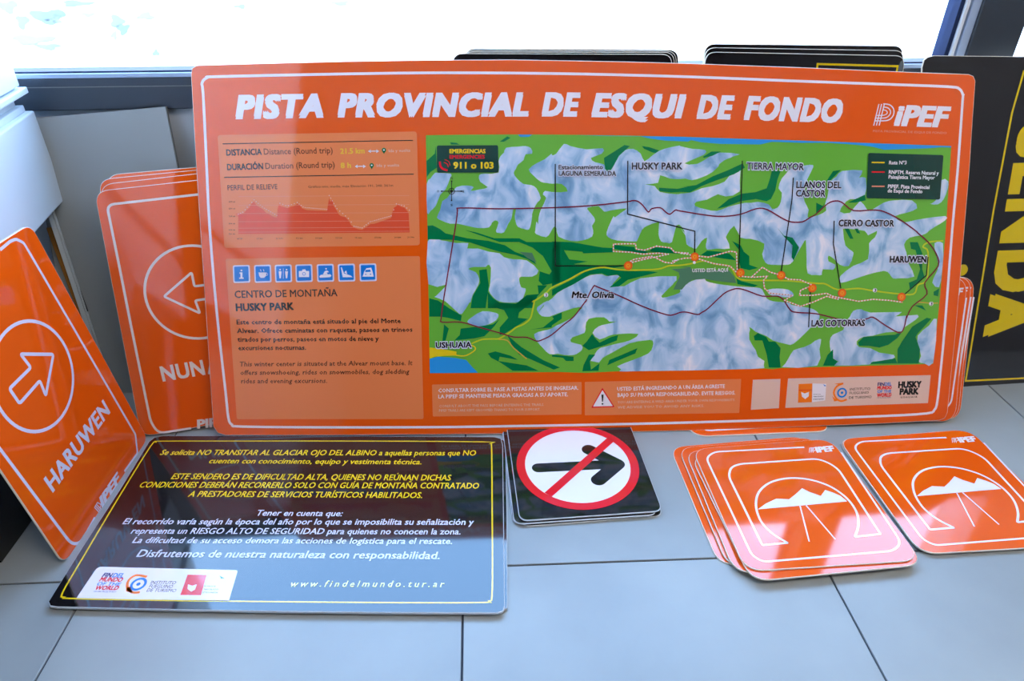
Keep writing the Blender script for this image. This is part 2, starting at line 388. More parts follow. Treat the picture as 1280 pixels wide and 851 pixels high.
rv, rf = ribbon([Vector(p) for p in ((-.224, -.154), (.224, -.154), (.224, .154), (-.224, .154))], .014, True)
o = mesh_obj('rim', [(a.x, a.y, .236) for a in rv], rf, M_BLK, cr); so_ = o.modifiers.new('s', 'SOLIDIFY'); so_.thickness = .012
# wooden stick leaning behind the legs
def bar(name, A, B, wd, th, m, parent=None):
    d = B-A; L = d.length; q = d.to_track_quat('Z', 'X').to_matrix().to_4x4(); o = box(name, -wd/2, wd/2, -th/2, th/2, 0, L, m, None, .0008)
    Mx = Matrix.Translation(A) @ q
    if parent: o.parent = parent; o.matrix_parent_inverse = parent.matrix_world.inverted(); o.matrix_world = Mx
    else: o.matrix_world = Mx
    return o
A = aty((117, 449), 1.335); A.z = .005; B = aty((62, 284), 1.345)
A = Vector((-.835, 1.27, .006)); 
st = empty('wooden_stick', Matrix.Translation(A)); tag(st, 'thin wooden stick leaning behind the white cabinet leg, black clip on it', 'stick')
bpy.context.view_layer.update()
bar('shaft', A, B, .012, .012, mat('wood', rgb(170, 112, 40), .6, .3, var=.15, vscale=30), st)
d = (B-A); bar('clip', A+d*.52, A+d*.68, .006, .008, mat('clip_black', rgb(14, 14, 16), .4), st).location += Vector((.016, -.008, 0))
A2 = atz((142, 491), .003); B2 = aty((62, 250), 1.338)
B2 = A2+(B2-A2)*1.12
ms_ = empty('metal_strip', Matrix.Translation(A2)); tag(ms_, 'thin pale metal strip leaning on the grey board beside the wooden stick', 'strip')
bpy.context.view_layer.update()
bar('web', A2, B2, .012, .0025, mat('strip_pale', rgb(196, 202, 206), .4, .5), ms_)
bar('flange', A2+Vector((-.006, -.004, 0)), B2+Vector((-.006, -.004, 0)), .0022, .009, MATS['strip_pale'], ms_)
# grey panel
gO = Vector((-.8, 1.272, 0)); gu = Vector((1, .03, 0)); gs = Sign('grey_board', gO, gu, leanv(gu, 11.5), mat('board_grey', rgb(158, 162, 162), .55, .3, var=.05, vscale=3), mat('board_edge', rgb(120, 122, 122), .6), .008)
gs.slab([(34, 148.5), (207, 133), (222, 208), (284, 470), (262, 481), (98, 498)]); tag(gs.root, 'plain grey board leaning on the wall under the window, left of the big orange sign', 'board')

# ================================================================ BIG MAP SIGN
B0 = atz((266, 544), .0125); B1 = atz((1185, 525), .0125); bu = B1-B0
BIG = Sign('map_sign', (B0+B1)/2, bu, leanv(bu, 24.6), IK('orange'))
bs = BIG
bs.slab([(238.5, 92), (240, 85), (246, 81.5), (330, 79), (430, 76.5), (540, 74.8), (640, 74.3), (700, 75.3), (780, 76.8), (860, 79), (1000, 84), (1140, 90), (1211, 92.6), (1217, 95), (1219.5, 101),
         (1216, 150), (1212, 212), (1208, 260), (1202, 330), (1195, 413), (1189, 470), (1184.5, 516), (1181, 523), (1174, 525.5), (1100, 529.5), (960, 535), (850, 538.5), (700, 541.5), (560, 543), (400, 544), (282, 544), (272, 541), (266.5, 533),
         (263, 480), (258, 403), (250, 283), (244, 190)], name='panel')
tag(bs.root, 'largest orange sign with a green route map, leaning in the middle', 'sign')
bl = bs.print_('border_line', 'white')
bl.line([(254, 118), (252.5, 104), (259, 97), (272, 95.8), (400, 93), (540, 91), (700, 92), (860, 96), (1000, 101.5), (1140, 106.5), (1188, 108.6), (1199, 111), (1203.5, 118.5), (1203, 128), (1197, 213), (1190, 290), (1181, 408), (1175, 470), (1171.5, 502), (1168, 512), (1158, 516.6), (1100, 520), (960, 525), (800, 529.5), (640, 532.5), (540, 533.8), (400, 534), (302, 533), (290, 530.5), (285.5, 522), (282, 490), (271, 390), (262, 283), (258, 200)], .0050, True, smooth=3)
T = bs.print_('title_lettering', 'white', 2, split=True)
for s_, a, b in (('PISTA', (294.5, 147.5), (404.5, 145.5)), ('PROVINCIAL', (422, 145.3), (661, 144)), ('DE', (677, 144), (725.5, 144.3)), ('ESQUI', (739, 144.8), (857, 146.5)), ('DE', (870.5, 147), (917, 148)), ('FONDO', (929.5, 148.3), (1052, 152.3))):
    T.text(s_, a, b, 27, bold=.058, shear=.22, space=1.12, res=3)
# logo
L = bs.print_('logo_lettering', 'white', 2)
L.text('iPEF', (1117, 156), (1186.5, 158.5), 24, bold=.05, shear=.2, space=1.05, res=3)
for k in range(3): L.line([(1092+k*3.4, 157-k*.1), (1098.5+k*3.4, 130)], .0021)
L.line([(1104, 129.8), (1112, 131), (1117, 136.5), (1116.5, 144), (1111.5, 149.6), (1104, 151), (1093, 151)], .0021, smooth=3)
L.line([(1104, 133.6), (1110, 135), (1113, 139), (1112, 143.4), (1108, 146.8), (1103, 147.6), (1094, 147.6)], .0019, smooth=3)
L.line([(1103, 137.2), (1107, 138), (1109, 140.5), (1107.3, 143), (1103, 144.2), (1096, 144.3)], .0017, smooth=3)
L2 = bs.print_('logo_small_lettering', 'pink', 2); L2.text('PISTA PROVINCIAL DE ESQUI DE FONDO', (1091, 165), (1183, 167.5), 2.6, .01)
# light panels
P = bs.print_('text_panel', 'panel', split=True)
P.poly([(272, 168.8), (521, 164.3), (524.8, 306.5), (280.5, 309.8)], r=.006)
P.poly([(282, 323.4), (524.8, 320), (529.5, 523.6), (296, 523.8)], r=.004)
P.poly([(540, 480.6), (727, 477.3), (727, 517.8), (541, 520.4)], r=.002)
P.poly([(731, 477.2), (926.5, 473.5), (924, 516), (731, 519)], r=.002)
D = bs.print_('dark_lettering', 'ink', 2); DB = bs.print_('distance_lettering', 'brown', 2); Y = bs.print_('yellow_lettering', 'paleyellow', 2); W = bs.print_('white_lettering', 'white', 2); WP = bs.print_('fine_white_lettering', 'plaque', 2)
D.line([(278.5, 179.8), (516, 175.4)], .0016); D.line([(280.5, 221.6), (517, 217.6)], .0016)
D.text('DISTANCIA', (283.2, 194.4), (327.5, 193.3), 7.4, .03); DB.text('Distance (Round trip)', (330, 193.2), (416, 191.4), 7.4, .008)
D.text('DURACIÓN', (284.2, 212.6), (329.3, 211.3), 7.4, .03); DB.text('Duration (Round trip)', (332, 211.2), (418.5, 209.3), 7.4, .008)
Y.text('21.5 km', (425.5, 192.2), (456, 191.5), 6.4, .03); Y.text('8 h', (426, 210), (439, 209.7), 6.4, .03)
for x, y in ((460, 189), (443.5, 208)):
    W.line([(x+1, y), (x+13, y-.3)], .0016)
    for e in (x, x+14): W.poly([(e, y), (e+(3.5 if e == x else -3.5), y-2.3), (e+(3.5 if e == x else -3.5), y+2.2)])
PG = bs.print_('map_pin', 'forest', 2)
for x, y in ((480, 187.5), (464.7, 206.6)):
    PG.disc((x, y), .0042); PG.poly([(x-2.3, y+1), (x+2.3, y+1), (x, y+5)]); WP.disc((x, y), .0014)
W3 = bs.print_('pin_centre', 'white', 3); W3.disc((480, 187.5), .0015); W3.disc((464.7, 206.6), .0015)
WP.text('Ida y vuelta', (486, 190.2), (513, 189.5), 3.6, .0); WP.text('Ida y vuelta', (471, 208.6), (499, 208), 3.6, 0)
D.text('PERFIL DE RELIEVE', (284.8, 237.8), (347, 236.3), 6.3, .0)
DB.text('Gráfico min, media, máx Elevación 191, 240, 361m', (385.5, 234.8), (491.5, 233), 2.7, 0)
def c49(L): return [(270+x/4.923, 160+y/4.92) for x, y in L]
GR = bs.print_('relief_graph', 'graph', 2)
GR.poly(c49([(138, 652), (138, 535), (165, 530), (188, 505), (205, 490), (222, 462), (235, 452), (250, 476), (270, 488), (290, 500), (310, 522), (330, 530), (352, 545), (375, 550), (380, 500), (387, 468), (400, 480), (420, 486), (440, 492), (460, 484), (480, 480), (500, 466), (515, 472), (530, 494), (560, 505), (590, 506), (620, 508), (650, 508), (683, 511), (690, 470), (697, 430), (704, 455), (716, 440), (724, 478), (745, 510), (757, 532), (770, 542), (795, 548), (818, 570), (830, 595), (850, 613), (875, 622), (900, 625), (920, 612), (950, 590), (975, 588), (1000, 580), (1040, 566), (1078, 552), (1085, 520), (1095, 490), (1120, 472), (1140, 484), (1160, 490), (1185, 520), (1192, 642)]))
GL = bs.print_('graph_grid', 'pink', 3)
for y in (415, 470, 520, 570, 610, 634): GL.line(c49([(140, y+6), (1190, y)]), .0007)
WG = bs.print_('graph_dots', 'white', 3)
for k in range(78):
    xs = np.interp(k, [0, 7, 18, 18.5, 25, 40, 41, 46, 52, 60, 70, 72, 77], [138, 235, 375, 385, 500, 683, 697, 745, 850, 950, 1078, 1110, 1190])
    ys = np.interp(xs, [138, 165, 235, 290, 375, 387, 440, 500, 540, 683, 697, 745, 820, 850, 900, 950, 1078, 1110, 1160, 1190], [530, 518, 442, 488, 538, 460, 480, 458, 488, 500, 415, 496, 560, 604, 614, 576, 540, 466, 480, 505])
    WG.disc(c49([(xs, ys)])[0], .0008, n=6)
for k, (x, s_) in enumerate(zip((145, 268, 390, 512, 632, 755, 875, 995, 1115, 1197), ('0', '2.5 km', '5 km', '7.5 km', '10 km', '12.5 km', '15 km', '17.5 km', '20 km', '21.5 km'))):
    q = c49([(x-18, 685-k), (x+22, 684-k)]); D.text(s_, q[0], q[1], 1.8, 0, res=1)
for y, s_ in ((458, '300 m'), (500, '250 m'), (547, '200 m'), (592, '150 m'), (631, '100 m'), (656, '50 m')):
    q = c49([(80, y), (118, y-1)]); D.text(s_, q[0], q[1], 1.8, 0, res=1)
RL = bs.print_('graph_marker', 'red', 3); RL.line(c49([(122, 530), (168, 530)]), .0008); RL.line(c49([(122, 541), (168, 541)]), .0008)
# service icons
def c5(L): return [(280+x/5.004, 320+y/5.006) for x, y in L]
IB = bs.print_('icon_frame', 'lavender', 2, split=True); IC = bs.print_('icon_field', 'blue', 3, split=True); IW = bs.print_('icon_symbol', 'white', 4); IN = bs.print_('icon_detail', 'blue', 5)
for k, x in enumerate((110, 243, 372, 501, 635, 767, 901)):
    y = 112-k*1.6
    IB.poly(c5([(x-55, y-54), (x+51, y-57), (x+55, y+54), (x-51, y+57)]), r=.004); IC.poly(c5([(x-46, y-46), (x+43, y-48), (x+46, y+45), (x-43, y+48)]), r=.0025)
    def g(*p): IW.poly(c5([(x+a, y+b) for a, b in p]))
    if k == 0: g((-8, -10), (6, -10), (6, 22), (14, 22), (14, 30), (-14, 30), (-14, 22), (-6, 22), (-6, -2), (-12, -2), (-12, -10)); IW.disc(c5([(x, y-22)])[0], .0018)
    if k == 1: g((-26, -8), (24, -8), (20, 14), (8, 26), (-12, 26), (-22, 14)); IW.disc(c5([(x+24, y+4)])[0], .0022, ring=.0008); g((-16, -28), (-12, -28), (-8, -14), (-12, -14)); g((2, -28), (6, -28), (10, -14), (6, -14))
    if k == 2:
        for dx in (-20, 20): IW.disc(c5([(x+dx, y-24)])[0], .0014); g((dx-9, -14), (dx+9, -14), (dx+7, 6), (dx+4, 30), (dx-4, 30), (dx-7, 6))
        g((-1, -30), (1, -30), (1, 32), (-1, 32))
    if k == 3: g((-32, -14), (-14, -14), (-8, -24), (8, -24), (14, -14), (32, -14), (32, 24), (-32, 24)); IN.disc(c5([(x, y+4)])[0], .0028, ring=.0010)
    if k == 4: g((-38, 22), (-30, 12), (30, 8), (38, 16), (30, 26), (-34, 30)); g((-16, 10), (-4, -12), (10, -16), (22, -6), (8, -2), (14, 8)); IW.disc(c5([(x+4, y-26)])[0], .0014)
    if k == 5: g((-36, -34), (-30, -34), (-16, 4), (26, 18), (38, 28), (-24, 28)); g((-14, -2), (-2, -14), (4, 10))
    if k == 6: g((-34, 26), (-24, -4), (-10, -26), (20, -30), (28, -8), (36, 26)); IN.poly(c5([(x-14, y-16), (x+14, y-18), (x+18, y-4), (x-18, y-2)])); IN.disc(c5([(x-14, y+12)])[0], .0012); IN.disc(c5([(x+16, y+11)])[0], .0012)
D.text('CENTRO DE MONTAÑA', (293.7, 372.3), (422, 370), 8.8, .012); D.text('HUSKY PARK', (295, 388.5), (367.6, 387), 8.8, .04)
for s_, a, b in (('Este centro de montaña está situado al pie del Monte', (296, 405.4), (501, 403.6)), ('Alvear. Ofrece caminatas con raquetas, paseos en trineos', (296.6, 416.2), (515.6, 414.4)),
                 ('tirados por perros, paseos en motos de nieve y', (297.2, 427), (473.5, 425.8)), ('excursiones nocturnas.', (298, 437.6), (382.6, 437))):
    D.text(s_, a, b, 5.8, .018, res=1)
for s_, a, b in (('This winter center is situated at the Alvear mount base. It', (300, 457.8), (515.6, 456.2)), ('offers snowshoeing, rides on snowmobiles, dog sledding', (300.6, 468.4), (512, 467)), ('rides and evening excursions.', (301.4, 479), (409, 478.4))):
    DB.text(s_, a, b, 5.8, .012, shear=.12, res=1)
for s_, a, b in (('CONSULTAR SOBRE EL PASE A PISTAS ANTES DE INGRESAR.', (548, 490.3), (723, 486.8)), ('LA PIPEF SE MANTIENE PISADA GRACIAS A SU APORTE.', (548, 497.8), (710, 495)),
                 ('USTED ESTÁ INGRESANDO A UN ÁREA AGRESTE', (771.5, 488.3), (906, 484.8)), ('BAJO SU PROPIA RESPONSABILIDAD. EVITE RIESGOS.', (772, 496), (919, 493))):
    W.text(s_, a, b, 4.6, .015, res=1)
for s_, a, b in (('CONSULT ABOUT THE PASS BEFORE ENTERING THE TRAILS.', (549, 509), (680, 507)), ('PIPEF TRAILS ARE KEPT GROOMED THANKS TO YOUR SUPPORT.', (549, 514.5), (675, 513)),
                 ('YOU ARE ENTERING A WILD AREA UNDER YOUR OWN RESPONSIBILITY.', (772, 504.2), (919, 501)), ('WE ADVISE YOU TO AVOID ANY RISKS.', (772, 510.5), (880, 508.5))):
    WP.text(s_, a, b, 3, .0, res=1)
WT = bs.print_('warning_triangle', 'red', 2); WT.poly([(753, 484.5), (739, 509.6), (768.2, 508.6)], r=.002)
W3.poly([(753, 487.3), (741.2, 508), (765.8, 507.3)], r=.0015)
WX = bs.print_('warning_mark', 'black', 4); WX.poly([(751.6, 493), (754.4, 493), (753.6, 502), (752.4, 502)]); WX.disc((753, 504.6), .0018)
# sponsor plaques
SP = bs.print_('sponsor_plaque', 'plaque', 2, split=True); SP.poly([(941, 474.5), (975.5, 473.5), (973.5, 510), (938.5, 512)]); SP.poly([(985, 473), (1163.3, 468.7), (1159.8, 503.6), (981.5, 509.6)])
def logos(sg, f, lay, k=1.0):
    # f maps crop coordinates of the plaque to pixels; returns the printed logo parts
    R = sg.print_('logo_red', 'red', lay); O_ = sg.print_('logo_orange', 'dot', lay); N = sg.print_('logo_navy', 'navy', lay); Bq = sg.print_('logo_blue', 'blue', lay); K = sg.print_('logo_black', 'ink', lay); Wq = sg.print_('logo_white', 'white', lay+1)
    return R, O_, N, Bq, K, Wq
def cz(x, y): return (920+x/4.571, 450+y/4.571)
R, O_, N, Bq, K, Wq = logos(bs, cz, 3)
O_.poly([cz(357, 136), cz(435, 133), cz(432, 240), cz(353, 243)]); R.poly([cz(357, 170), cz(434, 168), cz(433, 172), cz(357, 174)])
Wq.poly([cz(437, 133), cz(515, 135), cz(509, 230), cz(434, 240)]); Wq.poly([cz(372, 182), cz(392, 190), cz(416, 181), cz(414, 206), cz(395, 222), cz(376, 208)])
K2 = bs.print_('logo_caption', 'ink', 5); K2.text('PROVINCIA DE', cz(441, 198), cz(482, 197), 1.1, .0, res=1); K2.text('TIERRA DEL FUEGO', cz(440, 211), cz(500, 209), 1.2, .01, res=1); K2.text('REPÚBLICA ARGENTINA', cz(440, 226), cz(500, 224), 1.2, .01, res=1)
Bq.disc(cz(605, 186), .0088, ring=.0035); Bq.disc(cz(605, 186), .0028); K3 = bs.print_('logo_bird', 'blue', 5); K3.poly([cz(497, 137), cz(515, 146), cz(505, 150)])
O_.line([cz(612, 133), cz(575, 150), cz(558, 185), cz(572, 218), cz(600, 234), cz(632, 224)], .004, smooth=3); O_.poly([cz(548, 205), cz(580, 232), cz(560, 236)]); O_.poly([cz(560, 135), cz(615, 128), cz(600, 142)])
K.text('INSTITUTO', cz(650, 173), cz(765, 170), 3, .0); K.text('FUEGUINO', cz(648, 195), cz(757, 191), 3, 0); K.text('DE TURISMO', cz(645, 221), cz(773, 216), 3, 0)
N.text('FIN', cz(808, 147), cz(847, 146), 4, .03); Bq.text('DEL', cz(849, 146), cz(888, 145), 4, .03); R.text('MUNDO', cz(806, 168), cz(888, 165), 4, .04); Bq.text('OF THE', cz(806, 187), cz(886, 185), 3.4, .03); R.text('WORLD', cz(804, 210), cz(887, 207), 4.2, .04); N.text('USHUAIA FIN DEL MUNDO', cz(803, 218), cz(886, 216), 1.2, 0, res=1)
K.text('HUSKY', cz(925, 158), cz(1058, 154), 7.4, .055, res=3); K.text('PARK', cz(933, 197), cz(1042, 194), 7.4, .055, res=3); K.text('U S H U A I A', cz(940, 217), cz(1034, 214), 2, .02)
# ---------------- the map
SC = {'A': (530, 165, 7.4), 'B': (690, 165, 7.4), 'C': (850, 165, 7.4), 'D': (1020, 170, 7.09), 'E': (530, 270, 7.4), 'F': (690, 270, 7.4), 'G': (850, 270, 7.4), 'H': (1020, 280, 7.09),
      'I': (530, 370, 7.4), 'J': (690, 370, 7.4), 'K': (850, 370, 7.4), 'L': (1020, 380, 7.09), 'Q': (540, 230, 3.994), 'N': (840, 230, 3.994)}
MAPQ = [(532.3, 169), (580, 168.3), (640, 168), (700, 168.2), (780, 169.2), (860, 171), (940, 173.8), (1020, 176.2), (1100, 179.2), (1189, 182.4), (1182, 290), (1175, 370), (1166.3, 454.8), (1090, 457), (1020, 458.8), (940, 461), (860, 463), (780, 464), (690, 465), (610, 466), (537.2, 466.3), (535, 330)]
def ybot(x): return np.interp(x, [537, 690, 860, 1020, 1166], [466.2, 464.9, 462.9, 458.7, 454.7])
def ytop(x): return np.interp(x, [532, 640, 700, 860, 1020, 1189], [169.2, 168.2, 168.4, 171.2, 176.4, 182.6])
def xlr(y): return 532.5+(y-169)*.0165, np.interp(y, [182, 290, 370, 455], [1188.8, 1181.8, 1174.8, 1166.2])
def TP(s):
    out = []; k = None
    for w_ in s.split():
        if w_ in SC: k = SC[w_]; continue
        a, b = w_.split(','); x = k[0]+float(a)/k[2]; y = k[1]+float(b)/k[2]
        l, r_ = xlr(y); x = min(max(x, l), r_); y = min(max(y, ytop(x)), ybot(x)); out.append((x, y))
    return out
MP = bs.print_('map_field', 'green', 1); MP.poly(MAPQ)
SN = bs.print_('map_snow', None, 2, MP, M_SNOW, True)
for s_ in ('A 20,480 60,430 100,380 130,378 250,385 240,430 200,530 150,580 110,680 60,730 20,750',
    'A 120,790 150,720 170,640 215,610 300,510 400,495 460,510 430,545 520,530 590,510 520,460 510,400 560,385 690,375 690,270 710,220 740,190 760,145 870,135 940,130 990,150 1000,200 940,205 920,260 870,300 850,340 830,380 860,430 920,480 990,490 1040,520 1080,610 1050,650 1020,700 1000,760 E 1000,0 990,70 970,125 930,120 870,100 850,60 840,0 A 850,715 825,715 E 810,20 780,70 740,150 690,155 665,140 690,60 660,40 630,60 600,105 500,110 400,90 310,70 240,70 160,40',
    'A 970,345 1040,290 1120,250 1180,200 B 0,215 40,200 110,110 170,130 320,160 470,150 460,200 360,240 400,280 480,300 520,370 560,330 580,260 620,220 670,170 750,155 820,200 855,270 930,215 1000,170 1080,145 1180,125 C 0,130 110,155 230,165 220,210 40,290 160,295 270,230 370,190 550,205 480,235 410,260 350,330 560,340 550,550 420,595 350,575 250,625 150,645 140,685 240,715 340,730 450,690 600,655 720,645 820,670 850,710 900,700 930,650 940,560 910,520 940,430 1000,360 1040,330 1150,310 1230,305 1220,350 1180,430 1160,480 1140,550 1150,640 1190,720 1180,790 D 20,700 90,660 80,600 100,540 110,480 130,400 180,360 230,310 410,305 380,370 440,370 430,540 300,560 250,600 210,670 300,680 390,575 450,650 500,650 600,590 690,570 850,570 895,640 800,680 700,710 770,765 900,740 1145,708 1140,750 1060,800 1000,840 H 980,80 930,100 830,120 780,180 800,250 820,350 870,465 740,480 680,480 650,440 600,415 450,450 330,490 220,520 215,460 330,370 460,310 470,170 520,120 540,60 460,100 430,60 260,40 240,60 260,190 320,240 330,270 290,370 210,360 160,310 110,280 110,330 170,360 150,405 60,400 50,450 0,450 G 1180,530 1170,400 1165,250 1150,230 1050,410 1030,430 1000,450 850,450 790,430 760,350 780,255 650,210 560,200 500,90 430,180 430,210 460,300 340,300 250,310 240,260 250,200 200,230 150,300 110,290 60,260 50,180 0,105 F 1230,160 1200,100 1150,85 1110,240 1060,245 1010,235 985,170 990,75 980,55 880,90 830,130 790,220 760,235 600,225 520,195 505,150 540,60 570,0 B 580,790 640,745 690,705 540,725 480,735 430,685 330,700 340,730 390,790 F 395,50 370,90 380,130 370,190 280,225 180,230 60,190 40,110 E 1200,100 1170,150 1130,195 1035,165 1030,130 1040,50 A 1055,851 1060,790 1080,720 1130,610 1100,580 1120,545 B 0,555 B 145,550 90,480 0,478 A 1130,470 1080,460 1010,400',
    'D 1110,390 1170,400 1165,470 1130,560 1080,605 1010,600 1060,570',
    'E 30,235 110,205 160,225 200,230 300,250 410,250 400,300 500,300 600,330 700,345 740,380 830,400 950,410 1060,505 1000,560 900,560 880,590 900,660 940,670 930,720 890,790 790,800 700,790 640,750 600,690 610,640 620,480 590,450 570,470 460,470 410,490 480,520 510,580 500,640 450,730 430,800 I 420,60 350,165 300,140 200,50 105,10 E 110,740 180,670 200,635 40,630',
    'I 400,235 450,190 540,140 640,150 690,170 670,220 600,260 510,280 440,260',
    'Q 530,640 560,600 600,570 640,530 690,500 740,480 790,455 850,450 870,460 940,455 900,500 960,510 1040,470 1220,460 1200,500 F 1130,620 1010,740 1060,750 1180,710 G 0,680 40,640 110,600 220,570 240,600 330,625 520,650 700,660 760,680 800,760 870,790 1000,800 K 1030,80 1100,95 1200,110 L 0,60 30,100 20,150 K 1220,280 1150,350 1050,440 990,450 930,430 860,420 800,370 690,330 650,300 640,400 700,500 720,560 780,600 780,665 500,680 200,690 J 1258,700 800,700 610,700 600,650 150,560 60,540 I 1160,535 1100,480 1040,410 1020,350 1100,320 1180,300 J 100,230 240,140 280,105 200,110 0,180 I 1160,190 1090,185 1050,140 1050,100 1150,40',
    'G 815,680 900,670 1000,680 1050,720 1030,750 900,745 820,720',
    'K 1180,430 1258,410 L 45,310 30,400 10,545 K 930,655 1000,580 1050,500',
    'L 160,545 200,510 145,480 130,420 120,330 150,270 240,230 260,160 300,110 330,60 400,45 480,75 760,70 700,110 900,95 880,140 790,200 760,240 620,250 500,280 420,290 360,330 380,380 480,390 560,430 690,450 670,490 500,510 470,535',
    'L 1070,130 1000,190 900,280 910,380 930,460 910,510 960,525 1050,520',
    'H 1050,170 1125,170 1120,400 1090,560 1030,520 1060,440 1085,370 1060,260'):
    SN.poly(TP(s_), smooth=2)
GI = bs.print_('map_meadow', 'green', 3, MP, split=True)
for s_ in ('B 860,485 980,470 1000,400 1090,430 1180,435 C 50,430 110,445 200,420 300,370 410,270 560,205 590,300 540,370 460,400 410,460 300,500 200,520 100,560 0,570 B 1150,575 1000,555 950,500',
    'C 560,340 600,300 930,300 1010,340 940,430 910,520 940,560 930,650 900,700 850,710 820,670 720,645 600,655 555,560',
    'J 0,540 120,545 200,545 250,520 280,490 270,450 175,425 190,380 300,340 310,280 340,210 480,195 530,235 600,235 500,260 430,280 375,340 440,400 530,365 620,350 800,350 720,410 600,440 480,470 420,500 340,630 350,660 430,620 470,570 560,520 720,435 860,410 930,410 930,470 890,530 750,590 600,650 620,700 0,700',
    'J 0,180 90,150 200,110 280,105 240,140 170,210 0,290 I 1180,290 1030,330 980,310 1100,250 1200,180',
    'K 640,285 700,330 800,370 860,410 970,440 1060,450 1150,380 1258,290 1258,405 1150,470 1050,500 1000,580 930,670 780,670 780,600 720,560 730,490 680,400'):
    GI.poly(TP(s_), smooth=2)
FO = bs.print_('map_forest', 'forest', 4, MP, split=True)
for s_ in ('A 20,270 100,200 110,130 120,330 60,370 20,420', 'B 480,240 560,190 670,120 720,130 620,220 560,330 520,375 490,340', 'B 830,130 900,140 990,170 960,195 930,190 850,155',
    'B 990,515 1160,525 1258,505 C 0,510 150,490 300,410 450,350 580,290 600,330 500,390 330,450 200,500 90,560 0,555 B 1258,550 1100,560 990,545', 'C 210,230 290,180 380,180 300,220 220,240',
    'C 340,710 450,620 570,570 700,555 800,520 830,430 850,350 930,360 900,440 880,540 840,620 800,640 700,620 560,640 430,690', 'D 90,400 150,310 220,300 170,350 120,400', 'D 0,690 0,590 60,620 80,580 60,640', 'D 280,590 430,520 440,570 350,590',
    'E 30,90 80,85 150,120 200,160 400,205 600,230 750,270 840,330 1000,390 1040,450 960,400 850,360 700,330 600,300 430,245 260,220 30,215',
    'E 380,130 480,150 650,205 880,205 950,240 1258,240 1258,600 1200,620 1100,640 1060,600 1070,510 1160,540 1180,510 1100,370 1000,290 880,240 700,240',
    'F 0,235 180,240 460,290 560,295 570,335 430,340 290,345 280,330 110,315 160,400 330,420 200,445 660,465 540,485 440,480 330,505 200,570 0,660',
    'F 0,740 100,680 200,630 350,540 460,530 520,555 600,540 640,570 530,660 620,650 700,590 820,560 980,520 900,510 700,500 560,490 450,475 350,490 200,580 0,680',
    'F 560,265 700,280 760,285 770,310 900,330 930,290 1050,290 1130,320 1180,350 1110,345 900,320 860,345 700,330 560,300', 'G 190,360 250,320 380,330 460,350 520,410 380,390', 'G 480,230 560,270 590,330 640,370 640,450 720,480 640,500 560,480 540,400 550,320',
    'G 900,110 960,180 1040,200 1100,290 1050,410 1030,380 1040,270 960,190', 'H 250,40 290,40 330,130 300,130', 'H 340,40 370,40 390,85 360,80', 'H 830,160 900,160 940,260 940,400 960,470 880,540 830,580 820,520 890,490 920,400 880,230 840,220',
    'H 870,720 940,720 975,770 960,760', 'H 1040,600 1090,570 1080,640 1040,630', 'L 370,340 420,290 700,270 770,235 720,300 640,360 560,385 470,370 380,370', 'L 1020,130 900,260 880,290 920,400 910,525 720,525 720,400 760,330 850,200 980,120', 'L 490,515 700,480 720,525 480,530',
    'L 60,545 100,450 150,400 150,480 190,510 160,545', 'K 680,370 720,340 800,380 820,420 880,420 930,480 920,560 930,660 820,660 800,540 760,410 690,410', 'J 370,350 410,400 440,430 540,380 610,360 600,410 500,450 340,500 280,460 320,420',
    'J 510,640 530,590 650,540 790,480 770,530 600,600', 'J 280,695 290,640 340,540 400,540 350,600 360,680 440,620 430,690', 'J 0,190 90,150 90,210 0,270 I 1180,290 980,310 1100,290 1200,210', 'J 0,540 200,560 200,600 130,600 100,570 0,560',
    'I 50,20 130,40 230,110 350,180 340,230 220,200 150,190 50,190', 'I 185,260 230,300 200,410 170,420', 'I 340,300 500,280 640,260 700,210 650,280 560,370 470,390 280,410 330,360',
    'I 700,290 780,200 740,130 640,100 600,100 680,60 850,90 950,0 1040,0 1000,60 880,150 870,200 960,210 840,290 740,350 700,360', 'E 430,851 450,740 520,620 510,500 580,490 600,640 570,851', 'E 590,851 590,700 640,760 700,800 850,810 950,730 1060,720 1050,640 1140,640 1050,740 1000,851',
    'I 770,360 900,470 1100,590 1258,660 1200,680 1000,590 880,540 820,470', 'I 590,530 660,510 800,550 870,590 700,560 690,600 950,640 1060,690 820,690 700,610 620,570', 'G 520,560 560,600 720,640 680,655 530,630', 'A 700,90 770,40 800,55 740,90', 'A 240,95 300,100 330,118 250,115'):
    FO.poly(TP(s_))
SG = bs.print_('map_heath', 'sage', 5, MP, split=True)
for s_ in ('F 1100,490 1258,480 G 0,470 100,470 100,490 450,500 500,560 520,620 330,600 230,580 110,590 0,680 F 1258,610 1200,680 1120,680 1180,560 1170,520', 'E 880,330 1000,340 1040,430 960,390'):
    SG.poly(TP(s_))
SE = bs.print_('map_water', 'sea', 4, MP, split=True)
SE.poly(TP('I 50,580 130,560 280,570 390,590 450,660 500,712 50,716'))
SE.poly(TP('B 220,0 C 0,0 1258,0 D 1200,0 1197,102 1100,100 1000,108 900,112 740,118 600,122 500,95 400,82 280,72 100,60 0,60 C 1130,100 850,90 740,115 380,110 200,95 100,75 B 1258,88 1050,80 900,60 820,40 500,36')); SE.poly(TP('A 870,20 1000,20 970,45 890,45'))
YL = bs.print_('map_town', 'yellow', 5, MP); YL.poly(TP('I 48,475 110,480 300,512 300,548 200,552 100,560 50,578')); YL.line(TP('I 250,535 340,552 400,545 470,500 470,470 440,455'), .0022, smooth=3)
YR = bs.print_('map_road', 'olive', 6, MP)
